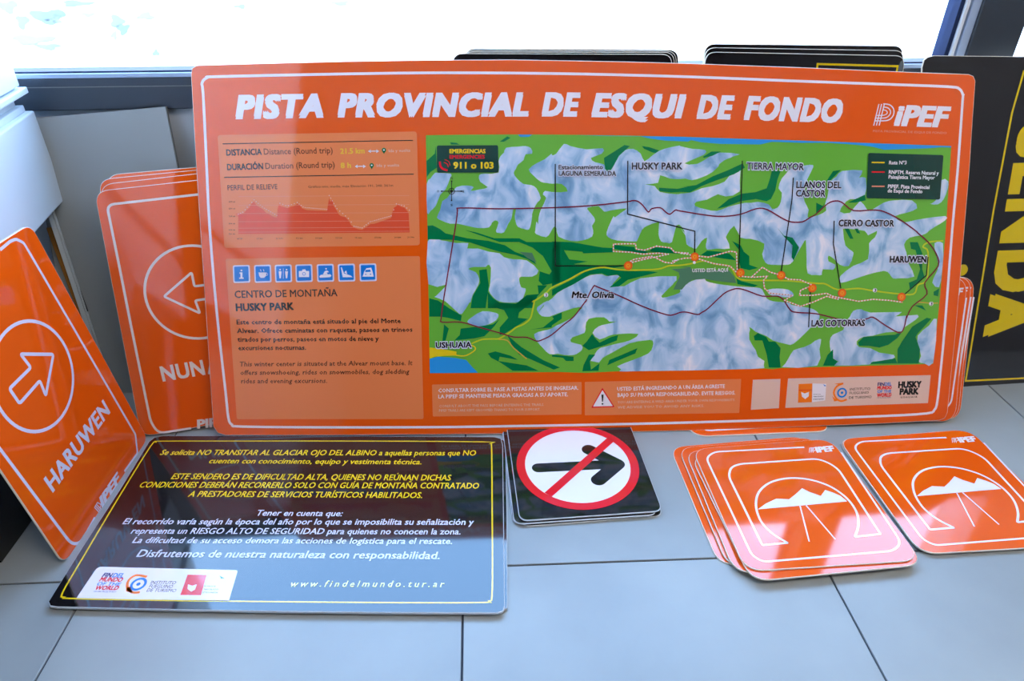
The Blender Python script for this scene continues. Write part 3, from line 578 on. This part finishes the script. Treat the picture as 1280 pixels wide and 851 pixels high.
YR.line(TP('I 440,440 460,430 540,400 640,395 700,390 800,330 850,290 920,260 980,210 1000,150 1020,50 E 1010,790 1060,760 1140,700 F 0,660 150,590 300,510 450,475 550,485 620,495 760,500 980,490 1080,460 G 0,455 100,440 220,415 330,445 460,465 520,560 580,590 720,595 980,597 H 0,525 80,530 190,580 370,570 500,590 700,615 860,620 900,540 980,490 990,250 945,200 1000,160 1125,148'), .0030, smooth=4)
OR_ = bs.print_('map_side_road', 'tan', 6, MP); OR_.line(TP('I 690,400 770,410 830,480 950,580'), .0022, smooth=3); OR_.line(TP('H 890,690 1000,700 1080,700'), .002)
RDL = bs.print_('map_boundary', 'maroon', 7, MP)
RDL.line(TP('A 295,851 310,730 340,702 700,710 B 0,700 370,680 690,645 740,635 790,640 840,680 890,740 920,710 1000,700 1050,740 1090,760 1140,722 C 0,730 250,770 400,780 560,760 700,710 800,715 930,790 1020,830 1130,830 1200,790 D 0,690 100,600 170,575 230,590 330,660 500,655 600,670 740,740 880,840 H 900,80 990,160 1060,260 1080,370 960,520 980,620 850,730 800,830 L 800,100 780,200 750,250 700,240 600,180 500,115 440,132 300,140 200,132 0,85 K 1080,150 1020,130 960,40 G 950,770 900,740 760,740 620,690 540,670 480,680 400,720 260,851 K 200,150 160,170 60,148 0,150 Q 1210,650 1170,652 1050,610 940,560 830,515 805,512 770,580 J 300,60 200,190 100,270 0,355 I 1100,400 1040,415 950,380 830,378 700,340 520,290 340,240 170,240 160,200 185,10'), .0025, closed=True, smooth=3)
BK = bs.print_('map_leader_line', 'ink', 8, MP)
for L_ in ([(694, 205), (694, 332.3), (782, 332)], [(784.5, 201), (784.3, 267.5), (868.3, 289), (868, 318)], [(927.6, 201), (925, 280), (922.8, 338)], [(991.3, 222), (989.5, 250), (976, 340)], [(1042.3, 276), (1041.3, 305), (1050.5, 360)], [(1159.5, 321), (1157.5, 344), (1130, 368)], [(1012.5, 365), (1010.3, 409)]):
    BK.line(L_, .0021)
for a in range(4):
    dx, dy = ((13, 0), (-13, 0), (0, -13), (0, 12))[a]; BK.line([(564.5, 239), (564.5+dx, 239+dy)], .0013); BK.disc((564.5+dx*.95, 239+dy*.95), .0015, n=8)
BK.disc((564.5, 239), .0058, ring=.0012); BK.disc((564.5, 239), .0030)
for s_, a, b in (('N', (563.3, 224), (566, 224)), ('S', (563.3, 257.5), (566, 257.5)), ('E', (578.5, 240.5), (580.5, 240.5)), ('O', (546.5, 240.5), (549, 240.5))): BK.text(s_, a, b, 2.6, 0)
TR = bs.print_('map_trail', 'pink', 8, MP)
TR2 = bs.print_('map_trail_dots', 'white', 9, MP)
for s_ in ('Q 905,336 905,300 960,298 1015,298 1020,325 1060,330 1120,310 1190,318 1210,340 1278,345 N 40,345 115,358 180,365 290,335 320,340 325,440', 'Q 905,336 990,340 1050,350 1130,345 1180,350 1110,365 1060,375 1000,390 990,385 1010,375 1100,360', 'Q 1110,365 1160,390 1200,395 1230,375 N 0,385 60,370 115,368 200,395 290,410 335,455', 'N 335,460 400,465 475,460 455,480 460,520 490,545 600,555 560,580 640,610 700,590 770,560 830,575',
           'N 400,460 450,415 490,440 545,455 580,475 640,478 700,505 640,530 635,555 700,555 770,545 800,560 850,570 930,585 1000,575 1080,580 1150,590'):
    P_ = [bs.px(q) for q in TP(s_)]; TR.line(P_, .0024, px=False)
    acc = 0
    for i in range(len(P_)-1):
        d = P_[i+1]-P_[i]; Ld = d.length; d.normalize()
        while acc < Ld: TR2.disc(P_[i]+d*acc, .0015, px=False, n=6); acc += .0062
        acc -= Ld
DO = bs.print_('map_stop', 'dot', 10, MP, split=True); DR = bs.print_('map_stop_ring', 'graph', 9, MP, split=True)
for q in ((785, 332), (868, 321), (925, 341), (976, 344), (1015, 360), (1052, 366), (1126.3, 371)): DR.disc(q, .0088); DO.disc(q, .0070); 
DC = bs.print_('map_stop_mark', 'paleyellow', 11, MP)
for q in ((785, 332), (868, 321), (925, 341), (976, 344), (1015, 360), (1052, 366), (1126.3, 371)): DC.disc(q, .003, ring=.001, n=10)
HL = bs.print_('route_shield', 'white', 10, MP)
for q in ((682.5, 368.5), (1093, 362.6), (1163.3, 379.5), (867.5, 328)): HL.disc(q, .0045 if q[0] != 867.5 else .003, n=10)
HL.text('USTED ESTÁ AQUÍ', (865, 340), (909.8, 339.3), 4.2, .02)
SH = bs.print_('shield_number', 'ink', 11, MP)
for q, s_ in (((682.5, 368.5), '3'), ((1093, 362.6), '3'), ((1163.3, 379.5), '3')): SH.text(s_, (q[0]-1.2, q[1]+2), (q[0]+1.2, q[1]+2), 4, .02)
# place names, each with the pale halo of the print
ML = bs.print_('place_lettering', 'ink', 12, MP, split=True); MH = bs.print_('place_lettering_halo', 'lavender', 11, MP)
for s_, a, b, c, bo in (('HUSKY PARK', (789.3, 211.8), (852.6, 211.8), 8.2, .03), ('Estacionamiento', (698, 211.8), (753.6, 211.4), 5.4, .025), ('LAGUNA ESMERALDA', (698.2, 219.6), (769.8, 219.8), 5.8, .025), ('TIERRA MAYOR', (932.5, 211.6), (1004, 212.8), 8.2, .02),
                     ('LLANOS DEL', (994.5, 235), (1050.8, 235.2), 8, .025), ('CASTOR', (994, 245.6), (1030.8, 245.8), 8, .025), ('CERRO CASTOR', (1047.2, 282.6), (1116.6, 283), 7.8, .03), ('HARUWEN', (1111, 327.8), (1156.8, 327.8), 7.6, .04), ('LAS COTORRAS', (1013.4, 407.6), (1080.2, 407), 7.6, .03),
                     ('USHUAIA', (544.8, 434.6), (589.6, 434), 7, .03)):
    ML.text(s_, a, b, c, bo)
    MH.text(s_, (a[0]-.6, a[1]+.7), (b[0]+.6, b[1]+.7), c+1.2, bo+.06)
MH.text('Mte. Olivia', (713.8, 373), (767.8, 373), 8.8, .08, shear=.15); ML.text('Mte. Olivia', (714.3, 372.2), (767.3, 372.2), 7.8, .03, shear=.15)
EB = bs.print_('emergency_box', 'legend', 10, MP); EB.poly([(546, 182), (622.6, 181.6), (623.2, 215.6), (546.4, 215.8)], r=.004)
ET = bs.print_('emergency_lettering', 'yellow', 12, MP); ET.text('EMERGENCIAS', (562, 191.6), (607, 191.6), 5, .035); ET.text('911 o 103', (566.8, 210.7), (617, 210.7), 7.8, .035)
ER = bs.print_('emergency_red_lettering', 'red', 12, MP); ER.text('EMERGENCIES', (562, 198.4), (606, 198.2), 4.4, .03)
ER.line([(550, 202), (550.4, 207), (553.4, 211), (559.5, 213)], .004, smooth=3); ER.line([(555, 203), (559, 205), (560.5, 209)], .0016, smooth=2); ER.line([(556, 199.6), (561, 202), (562.6, 207)], .0014, smooth=2)
LG = bs.print_('legend_box', 'legend', 10, MP); LG.poly([(1084.8, 191.2), (1178.6, 194), (1174.2, 249.4), (1082.4, 247.6)], r=.004)
LT = bs.print_('legend_lettering', 'white', 12, MP)
def c7(x, y): return (1020+x/7.09, 170+y/7.09)
for s_, a, b in (('Ruta Nº3', (640, 252), (795, 252)), ('RNPTM. Reserva Natural y', (638, 335), (1080, 345)), ('Paisajística Tierra Mayor', (636, 378), (1045, 385)), ('PIPEF. Pista Provincial', (630, 462), (998, 470)), ('de Esquí de Fondo', (628, 500), (935, 507))):
    LT.text(s_, c7(*a), c7(*b), 4.4, .02)
for c_, y in (('yellow', 235), ('red', 319), ('pink', 446)):
    l_ = bs.print_('legend_key', c_, 12, MP); l_.line([c7(488, y), c7(602, y+1)], .0024)
bs.finish()

# ================================================================ BLACK NOTICE BOARD ON THE FLOOR
zt = .0112
NB = Sign('notice_board', atz((345, 762), zt), Vector((1, 0, 0)), Vector((0, 1, 0)), IK('black'), M_EDGEG, .0045)
NB.slab([(60, 752), (62.5, 757.3), (72, 758.6), (200, 761.5), (345, 764), (500, 765.6), (622, 766), (629, 763.5), (631, 757), (630.4, 700), (629.6, 640), (628.6, 556), (626.5, 548), (618, 545.8), (500, 545.2), (350, 544.4), (204, 544.4), (193, 546.5), (186, 552), (150, 611), (100, 688)])
tag(NB.root, 'black notice board with yellow and white text lying on the floor', 'sign')
b_ = NB.print_('border_line', 'yellow'); b_.line([(78, 741), (80.5, 746.5), (90, 748), (200, 750.2), (350, 752), (500, 753.2), (603, 753), (611.5, 751), (615, 745), (615.6, 700), (615.2, 640), (614.6, 562), (612.5, 554.5), (604, 552.2), (450, 551.2), (300, 551.2), (204, 551.3), (195, 552.6), (188, 558), (150, 619), (100, 703)], .0026, True, smooth=3)
ty = NB.print_('yellow_lettering', 'yellow', 2, split=True); tw = NB.print_('white_lettering', 'lavender', 2, split=True)
for s_, a, b, c in (('Se solicita NO TRANSITAR AL GLACIAR OJO DEL ALBINO a aquellas personas que NO', (199.5, 568.6), (595, 569.4), 6.4), ('cuenten con conocimiento, equipo y vestimenta técnica.', (260.5, 579), (526.8, 580.4), 6.2),
                 ('ESTE SENDERO ES DE DIFICULTAD ALTA, QUIENES NO REÚNAN DICHAS', (213.3, 598.8), (563.6, 600.6), 7), ('CONDICIONES DEBERÁN RECORRERLO SOLO CON GUÍA DE MONTAÑA CONTRATADO', (173.3, 609.3), (598.7, 610.7), 7), ('A PRESTADORES DE SERVICIOS TURÍSTICOS HABILITADOS.', (234.6, 620.8), (527.6, 622.5), 7)):
    ty.text(s_, a, b, c, .015, shear=.11)
for s_, a, b, c in (('Tener en cuenta que:', (320, 644.4), (427.6, 645.2), 7), ('El recorrido varía según la época del año por lo que se imposibilita su señalización y', (152.6, 655.2), (592.2, 656), 7.2), ('representa un RIESGO ALTO DE SEGURIDAD para quienes no conocen la zona.', (163, 667), (575.6, 668), 7.2),
                 ('La dificultad de su acceso demora las acciones de logística para el rescate.', (164.8, 678.6), (565.2, 680), 7.2), ('Disfrutemos de nuestra naturaleza con responsabilidad.', (170, 696), (549.4, 698.8), 9)):
    tw.text(s_, a, b, c, .015, shear=.11)
tp = NB.print_('web_lettering', 'olive', 2, m=ink('pale', 232, 226, 130)); tp.text('www.findelmundo.tur.ar', (362.5, 733.4), (555.4, 733.8), 7.6, .015, shear=.18, space=1.5)
pq = NB.print_('sponsor_plaque', 'white'); pq.poly([(122, 708.2), (297.3, 712.6), (286, 751.4), (95.5, 747.6)], r=[.008, .004, 0, 0])
def cx(x, y): return (50+x/3.403, 530+y/3.403)
R, O_, N, Bq, K, Wq = logos(NB, cx, 2)
N.text('FIN', cx(262, 651), cx(303, 652), 5.2, .04, .1); Bq.text('DEL', cx(305, 652), cx(353, 653), 5.2, .03, .1); R.text('MUNDO', cx(250, 669), cx(348, 671), 5, .04, .1); Bq.text('OF THE', cx(240, 686), cx(340, 688), 4, .02, .1); R.text('WORLD', cx(232, 705), cx(331, 706), 5, .04, .1); N.text('USHUAIA FIN DEL MUNDO', cx(226, 715), cx(322, 717), 2, 0, .1, res=1)
Bq.disc(cx(419, 681), .0105, ring=.004); Bq.disc(cx(419, 681), .0032); O_.line([cx(455, 650), cx(410, 643), cx(378, 664), cx(372, 695), cx(392, 716), cx(425, 716)], .0042, smooth=3); O_.poly([cx(366, 700), cx(385, 690), cx(395, 718), cx(366, 712)])
K.text('INSTITUTO', cx(468, 680), cx(575, 682), 4, 0, .1); K.text('FUEGUINO', cx(462, 696), cx(562, 698), 4, 0, .1); K.text('DE TURISMO', cx(452, 713), cx(576, 715), 4, 0, .1)
R.poly([cx(628, 641), cx(709, 642), cx(685, 728), cx(597, 727)]); Wq.poly([cx(630, 682), cx(648, 688), cx(668, 682), cx(660, 704), cx(644, 714), cx(628, 702)])
Bq.poly([cx(765, 645), cx(785, 656), cx(770, 658)]); K.text('PROVINCIA DE', cx(697, 692), cx(745, 693), 1.6, 0, res=1); K.text('TIERRA DEL FUEGO', cx(694, 706), cx(758, 707), 1.8, 0, res=1); K.text('REPÚBLICA ARGENTINA', cx(691, 719), cx(755, 720), 1.8, 0, res=1)
NB.finish()
zz = atz((345, 762), .0055)
NB2 = Sign('notice_board', zz, Vector((1, 0, 0)), Vector((0, 1, 0)), IK('black'), M_EDGEG, .005)
NB2.slab([(80, 752), (80, 756), (200, 759), (345, 762), (500, 763.5), (624, 764), (634, 760), (634.5, 750), (634, 640), (632, 552), (628, 549), (500, 547.5), (204, 546.5), (196, 549)])
tag(NB2.root, 'black notice board lying hidden beneath the black text board', 'sign'); NB2.finish()

# ================================================================ PROHIBITION SIGNS ON THE FLOOR
zp = .0118
pu0 = atz((649.5, 651), zp); pu1 = atz((828.5, 638.5), zp); pw = (pu1-pu0).length
PR = Sign('prohibition_sign', pu0, pu1-pu0, Vector((-(pu1-pu0).y, (pu1-pu0).x, 0)), IK('black'), M_EDGEG, .0027)
hh = .268
PR.slab([Vector((0, 0)), Vector((pw, 0)), Vector((pw, hh)), Vector((0, hh))], px=False, r=.018)
c_ = Vector((pw/2-.002, .133)); rr = .110
PR.print_('white_disc', 'white', 1).disc(c_, rr*.96, px=False, n=64); rg = PR.print_('red_ring', 'red', 3)
ar = PR.print_('arrow_symbol', 'black', 2); W0 = .030
a0 = PR.px((672.8, 584.8)); a1 = PR.px((772, 580)); h1 = PR.px((736, 562)); h2 = PR.px((748, 600))
ar.line([a0, a1], W0*.82, px=False); ar.disc(a0, W0*.41, px=False); ar.line([h1, a1], W0*.95, px=False); ar.line([a1, h2], W0*.95, px=False); ar.disc(h1, W0*.475, px=False); ar.disc(h2, W0*.475, px=False); ar.disc(a1, W0*.47, px=False)
rg.disc(c_, rr, px=False, n=64, ring=.0165); e_ = Vector((-.72, -.69)).normalized()
rg.line([PR.px((765, 548)), PR.px((685, 618.5))], .0165, px=False)
tag(PR.root, 'black prohibition sign with a crossed-out arrow in a red ring on the floor', 'sign', 'prohibition signs stacked on the floor'); PR.finish()
for k, (dx, dy, dz, ro) in enumerate(((-.010, -.003, -.0040, -.3), (-.012, .001, -.0075, -.6), (.002, -.004, -.0105, .5))):
    place(PR.root, local(PR.m, dx, dy, dz, ro), 'black prohibition sign, %s of the floor stack in the middle' % ('second from the top', 'third from the top', 'lowest')[k])

# ================================================================ PICTOGRAM SIGNS (mountain and track)
def cf(x, y): return (840+x/2.905, 520+y/2.903)
def cF(*a): return [cf(a[i], a[i+1]) for i in range(0, len(a), 2)]
zl = .0200
l0 = atz((932.5, 714), zl); l1 = atz((1152.5, 700), zl)
PC = Sign('pictogram_sign', l0, l1-l0, Vector((-(l1-l0).y, (l1-l0).x, 0)), IK('orange'), M_EDGE, .0027)
lt = PC.px((865, 561)); rt = PC.px((1038, 548)); pcw = (l1-l0).length; pch = (lt.y+rt.y)/2
print('pictogram', lt, rt, pcw)
PC.slab([Vector((0, 0)), Vector((pcw, 0)), Vector((rt.x, rt.y)), Vector((lt.x, lt.y))], px=False, r=.034)
w_ = PC.print_('border_line', 'white')
w_.line(cF(480, 113, 152, 130, 124, 152, 290, 505, 330, 529, 806, 489, 832, 458, 615, 132), .0036, r=.022)
w_.line(cF(328, 468, 205, 218, 214, 186, 244, 174, 535, 154, 600, 186, 757, 428, 664, 438, 678, 400, 674, 350, 640, 300, 580, 255, 500, 228, 420, 223, 350, 240, 308, 280, 303, 335, 325, 390, 370, 432, 420, 460), .0040, True, r=[.002, .02, .02, .02, .03, .03, .002, .002]+[.05]*11+[.002])
w_.line(cF(465, 326, 498, 455), .0024); w_.line(cF(487, 324, 593, 447), .0024)
mt = PC.print_('mountain_symbol', 'white', 2); mt.poly(cF(311, 339, 340, 318, 378, 300, 425, 302, 448, 284, 472, 262, 500, 276, 540, 290, 556, 268, 585, 278, 612, 290, 636, 310))
lg = PC.print_('logo_lettering', 'white', 2); lg.text('IPEF', cf(526, 132), cf(597, 126), 6.4, .05, .2)
for k in range(3): lg.line([cf(498+k*7, 133), cf(500+k*6, 116)], .0011)
lg.line(cF(500, 116, 518, 115, 524, 120, 518, 126, 502, 127), .0012); lg.line(cF(506, 120, 516, 119, 508, 123), .001)
tag(PC.root, 'orange mountain pictogram sign with pink window glare, topmost of the left floor stack', 'sign', 'mountain pictogram signs'); PC.finish()
for k, (dx, dy, dz, ro) in enumerate(((.004, -.017, -.0036, 2.2), (-.015, .004, -.0082, -.6), (-.020, .020, -.0126, .2), (-.032, .028, -.0170, .6))):
    place(PC.root, local(PC.m, dx, dy, dz, ro), 'orange mountain pictogram sign, %s of the left floor stack' % ('second from the top', 'third from the top', 'fourth from the top', 'lowest')[k])
r0 = atz((1151, 692.5), .0085); r1 = atz((1280, 685), .0085)
RM = frame(r0, r1-r0, Vector((-(r1-r0).y, (r1-r0).x, 0)))
RM = RM @ Matrix.Translation((0, 0, 0))
rt_ = place(PC.root, RM, 'orange mountain pictogram sign, topmost of the pair at the right edge of the floor')
place(PC.root, local(RM, .004, .003, -.0045, .8), 'orange mountain pictogram sign, lower one of the pair at the right edge')
# the same signs standing behind the big sign (their corners show below and beside it)
big_m = BIG.m; bv = big_m.col[1].to_3d(); bn = big_m.col[2].to_3d(); buu = big_m.col[0].to_3d()
def behind(xpix, off, rot, dz=0):
    # on a plane parallel to the big sign, set back by off, resting on the floor below pixel column xpix
    O = BIG.O - bn*off; q = C0+ray(xpix, 536)*1.0
    d = ray(xpix, 536); P_ = C0+d*((O-C0).dot(bn)/d.dot(bn)); P_ = P_-bv*((P_.z-dz)/bv.z)
    return frame(P_, buu, bv) @ Matrix.Rotation(math.radians(rot), 4, 'Z')
for k, (xp, off, ro) in enumerate(((1022, .0065, -1.6), (1026, .0115, -2.4), (1029, .0160, -2.9))):
    place(PC.root, behind(xp, off, ro, .0145 if ro < -2 else .012), 'orange mountain pictogram sign standing behind the right end of the big sign, %s' % ('front one', 'middle one', 'rear one')[k])
ua = atz((866, 545.5), .003); ub_ = atz((1040, 538.5), .003)
place(PC.root, frame(ua, ub_-ua, Vector((-(ub_-ua).y, (ub_-ua).x, 0))), 'orange mountain pictogram sign lying almost wholly under the big sign')

# ================================================================ ARROW SIGNS AT THE LEFT
h0 = atz((84, 700), 0); h1 = atz((180, 556), 0)
HA = Sign('arrow_sign', (h0+h1)/2, h1-h0, leanv(h1-h0, 5.4), IK('orange'), M_EDGE)
def fitc(sg, pts):
    P = [sg.px(p) for p in pts]; A = np.array([[2*p.x, 2*p.y, 1] for p in P]); b = np.array([p.x**2+p.y**2 for p in P])
    s_ = np.linalg.lstsq(A, b, rcond=None)[0]; return Vector((s_[0], s_[1])), math.sqrt(s_[2]+s_[0]**2+s_[1]**2)
def wq(x, y): return (x/4.728, 380+y/4.728)
def vq(x, y): return (x/4.728, 560+y/4.728)
def gq(x, y): return (x/4.728, 220+y/4.728)
q1 = HA.px(gq(170, 320)); qr = HA.px(wq(850, 762)); ql = HA.px(vq(0, 125)); qb = HA.px(vq(405, 660))
print('har local', q1, qr, ql, qb)
hw = (h1-h0).length
tr_ = Vector((q1.x+.003, HA.px((14, 274)).y)); 
top = HA.px((14, 276)); lb = Vector((qr.x-hw, 0))
HA.slab([Vector((qb.x-.012, 0)), Vector((qr.x+.004, 0)), HA.px((38, 279)), Vector((HA.px((38, 279)).x-hw-.006, HA.px((38, 279)).y+.004))], px=False, r=.022)
cc, cr_ = fitc(HA, [wq(160, 90), wq(300, 155), wq(400, 290), wq(430, 450), wq(400, 620), wq(300, 725), wq(200, 752), wq(80, 705)])
print('har circle', cc, cr_)
wl = HA.print_('border_line', 'lavender'); pL = Vector((HA.px(vq(200, 270)).x, 0))
wl.line([HA.px(vq(735, 138)), HA.px(vq(812, 30)), HA.px(wq(800, 770)), HA.px(gq(400, 840)), HA.px(gq(140, 395)), HA.px(gq(95, 372)), HA.px(gq(60, 385)), HA.px(gq(0, 436)), HA.px(gq(0, 436))+(HA.px(gq(0, 436))-HA.px(gq(60, 385)))*3.4][0:8], .0048, r=.004)
cl = HA.px(vq(0, 5)); cl2 = HA.px(vq(400, 542)); dirL = (cl-cl2)
wl.line([HA.px(vq(560, 410)), HA.px(vq(485, 545)), HA.px(vq(455, 566)), HA.px(vq(425, 562)), HA.px(vq(400, 540)), cl, cl+dirL*.35], .0052, r=.006)
wl.disc(cc, cr_, px=False, n=64, ring=.0056)
wl.line([wq(120, 295), wq(315, 297), wq(270, 542), wq(235, 452), wq(115, 588), wq(55, 500), wq(182, 375)], .0056, True, r=.005)
lt_ = HA.print_('lettering', 'lavender', 2); lt_.text('HARUWEN', (65.5, 615.5), (137.5, 515), 17.5, .03, 0, 1.05, 3)
lt_.text('IPEF', (127.5, 634.5), (151.5, 598.5), 9.5, .05, .2); 
for k in range(3): lt_.line([(124+k*1.3, 640.5-k*1.8), (117.8+k*1.3, 634-k*1.8)], .0018)
lt_.line([(118, 634), (121.5, 628), (126, 630.5), (125, 635)], .0018)
tag(HA.root, 'orange HARUWEN sign with right-pointing arrow tilted against the white cabinet, leftmost', 'sign'); HA.finish()
# NUN... stack
n0 = atz((176, 549), 0); nu = Vector((math.cos(math.radians(10)), math.sin(math.radians(10)), 0))
NU = Sign('arrow_sign', n0, nu, leanv(nu, 21), IK('orange'), M_EDGE)
a_ = NU.px((119, 238)); b2 = NU.px((176, 546)); tpd = NU.px((244, 225)); d_ = (tpd-NU.px((135, 237))).normalized(); e2 = Vector((d_.y, -d_.x))
tl = NU.px((117.5, 239)); print('nun', a_, b2, tpd)
ww = .29; bdir = (NU.px((176, 546))-tl); hN = bdir.length
bl_ = tl+bdir
NU.slab([tl, tl+d_*ww, bl_+d_*ww, bl_], px=False, r=.026)
wl = NU.print_('border_line', 'plaque', m=ink('borderwhite', 236, 222, 214))
bq = [NU.px(p) for p in ((239, 535), (198.5, 541.5), (188.5, 528), (165, 413), (150, 337), (133.5, 256), (245, 243.5))]
wl.line(bq[:-1]+[bq[-2]+d_*(ww-.034), bl_+d_*(ww-.018)+Vector((0, .02))], .0046, r=.014)
cc, cr_ = fitc(NU, [(181, 363), (192, 331), (215, 312), (245, 306.5), (188, 390), (205, 409), (232, 421), (256, 422)])
print('nun circle', cc, cr_)
wl.disc(cc, cr_, px=False, n=64, ring=.0050)
aw = [NU.px(p) for p in ((205, 370.5), (239.5, 340.5), (243, 357.8), (254, 356.4))]; bw = [NU.px(p) for p in ((255, 374), (244, 375.5), (250, 391.5))]
fx = cc+(cc-aw[0])*.85; s1 = Vector((fx.x, 0))+Vector((0, aw[-1].y+(fx.x-aw[-1].x)*(d_.y/d_.x))); s2 = Vector((fx.x, bw[0].y+(fx.x-bw[0].x)*(d_.y/d_.x)))
wl.line(aw+[s1, s2]+bw, .0046, True, r=.004)
tn = NU.print_('lettering', 'white', 2, m=ink('borderwhite', 236, 222, 214)); tn.text('NUN', (203.5, 476.3), (257, 467.6), 18, .03, 0, 1.05, 3); tn.text('A', (260, 467.2), (278, 464.2), 18, .03, 0, 1, 3); tn.text('PIPEF', (246.5, 535.4), (292, 530.5), 10.5, .04, .1, 1, 2)
tag(NU.root, 'orange arrow sign with left-pointing arrow, front one of the stack behind the big sign', 'sign', 'arrow signs stacked at the left'); NU.finish()
for k, (dx, dy, dz, ro) in enumerate(((.012, .012, -.0050, .3), (.002, .022, -.0095, -.6), (.010, .030, -.0140, -1.2))):
    place(NU.root, local(NU.m, dx, dy, dz, ro), 'orange arrow sign, %s of the stack left of the big sign' % ('second from the front', 'third from the front', 'rearmost')[k])

# ================================================================ BLACK SIGNS BEHIND, BY THE WINDOW
s0 = atz((1207, 483), 0); s1 = atz((1280, 478.5), 0); su = s1-s0
SD = Sign('trail_sign', s0, su, leanv(su, 16.5), IK('black'), M_EDGE)
SD.slab([(1152, 100), (1152.5, 84), (1155, 75), (1160, 71), (1168, 69.3), (1280, 70.5), (1420, 72), (1420, 470), (1280, 479.3), (1207, 483.6), (1085, 490)])
ys = SD.print_('border_line', 'senda'); ys.line([(1290, 30+35), (1280, 88), (1265, 141), (1242, 262), (1207, 476), (1280, 472.6), (1400, 467)][1:], .0042)
ys.disc((1203, 337.5), .0125)
yt = SD.print_('lettering', 'senda', 2)
yt.text('SENDA', (1278, 158), (1231.5, 421), 56, .055, 0, 1.18, 3)
tag(SD.root, 'black sign with yellow sideways lettering SENDA leaning at the right edge', 'sign'); SD.finish()
def topstack(fr, xs, ys_, rad, Yt, dlt, labels, group, yellow=None):
    for k, (x0, x1, y0, y1) in enumerate(fr):
        off = dlt*k; Yk = Yt(0)+off
        uu = Vector((1, .03, 0)); c_ = aty(((x0+x1)/2, (y0+y1)/2), Yf((x0+x1)/2*.001)-.012-.007*(len(fr)-1-k))
        v_ = leanv(uu, 12.5); O = c_ - v_*(c_.z/v_.z)
        s_ = Sign('trail_sign', O, uu, v_, IK('black'), M_EDGE, .003)
        a = s_.px((x0, y0)); b = s_.px((x1, y1)); a2 = Vector((b.x, a.y*.0+b.y)); 
        s_.slab([Vector((a.x, a.y)), Vector((b.x, b.y)), Vector((b.x, .006)), Vector((a.x, .006))], px=False, r=[.022, .022, .015, .015])
        if k == 0 and yellow:
            p_ = s_.print_('border_line', 'senda'); A_ = s_.px(yellow[0]); B_ = s_.px(yellow[1]); p_.line([Vector((A_.x, .03)), A_, B_, Vector((B_.x, .03))], .004, True, px=False)
        s_.finish(); tag(s_.root, labels[k], 'sign', group)
nm = ('front one', 'second from the front', 'third from the front', 'rearmost')
topstack(((565, 841, 66.5, 67.5), (577, 844, 64.5, 65), (578.5, 846.5, 62.6, 63.5), (580, 849, 60.6, 62)), 0, 0, 0, lambda x: 0, .003,
         ['black sign showing above the middle of the big orange sign, %s' % a for a in nm], 'black signs above the middle of the big sign')
topstack(((882, 1132.5, 64.5, 69.5), (881.5, 1131.5, 59, 63), (881, 1130.5, 54.5, 57.2)), 0, 0, 0, lambda x: 0, .003,
         ['black sign with a yellow line showing above the right half of the big sign', 'black sign above the right half of the big sign, middle of its stack', 'black sign above the right half of the big sign, rearmost of its stack'], 'black signs above the right half of the big sign', ((1022, 80), (1122, 82.8)))
bpy.data.objects.remove(_to)
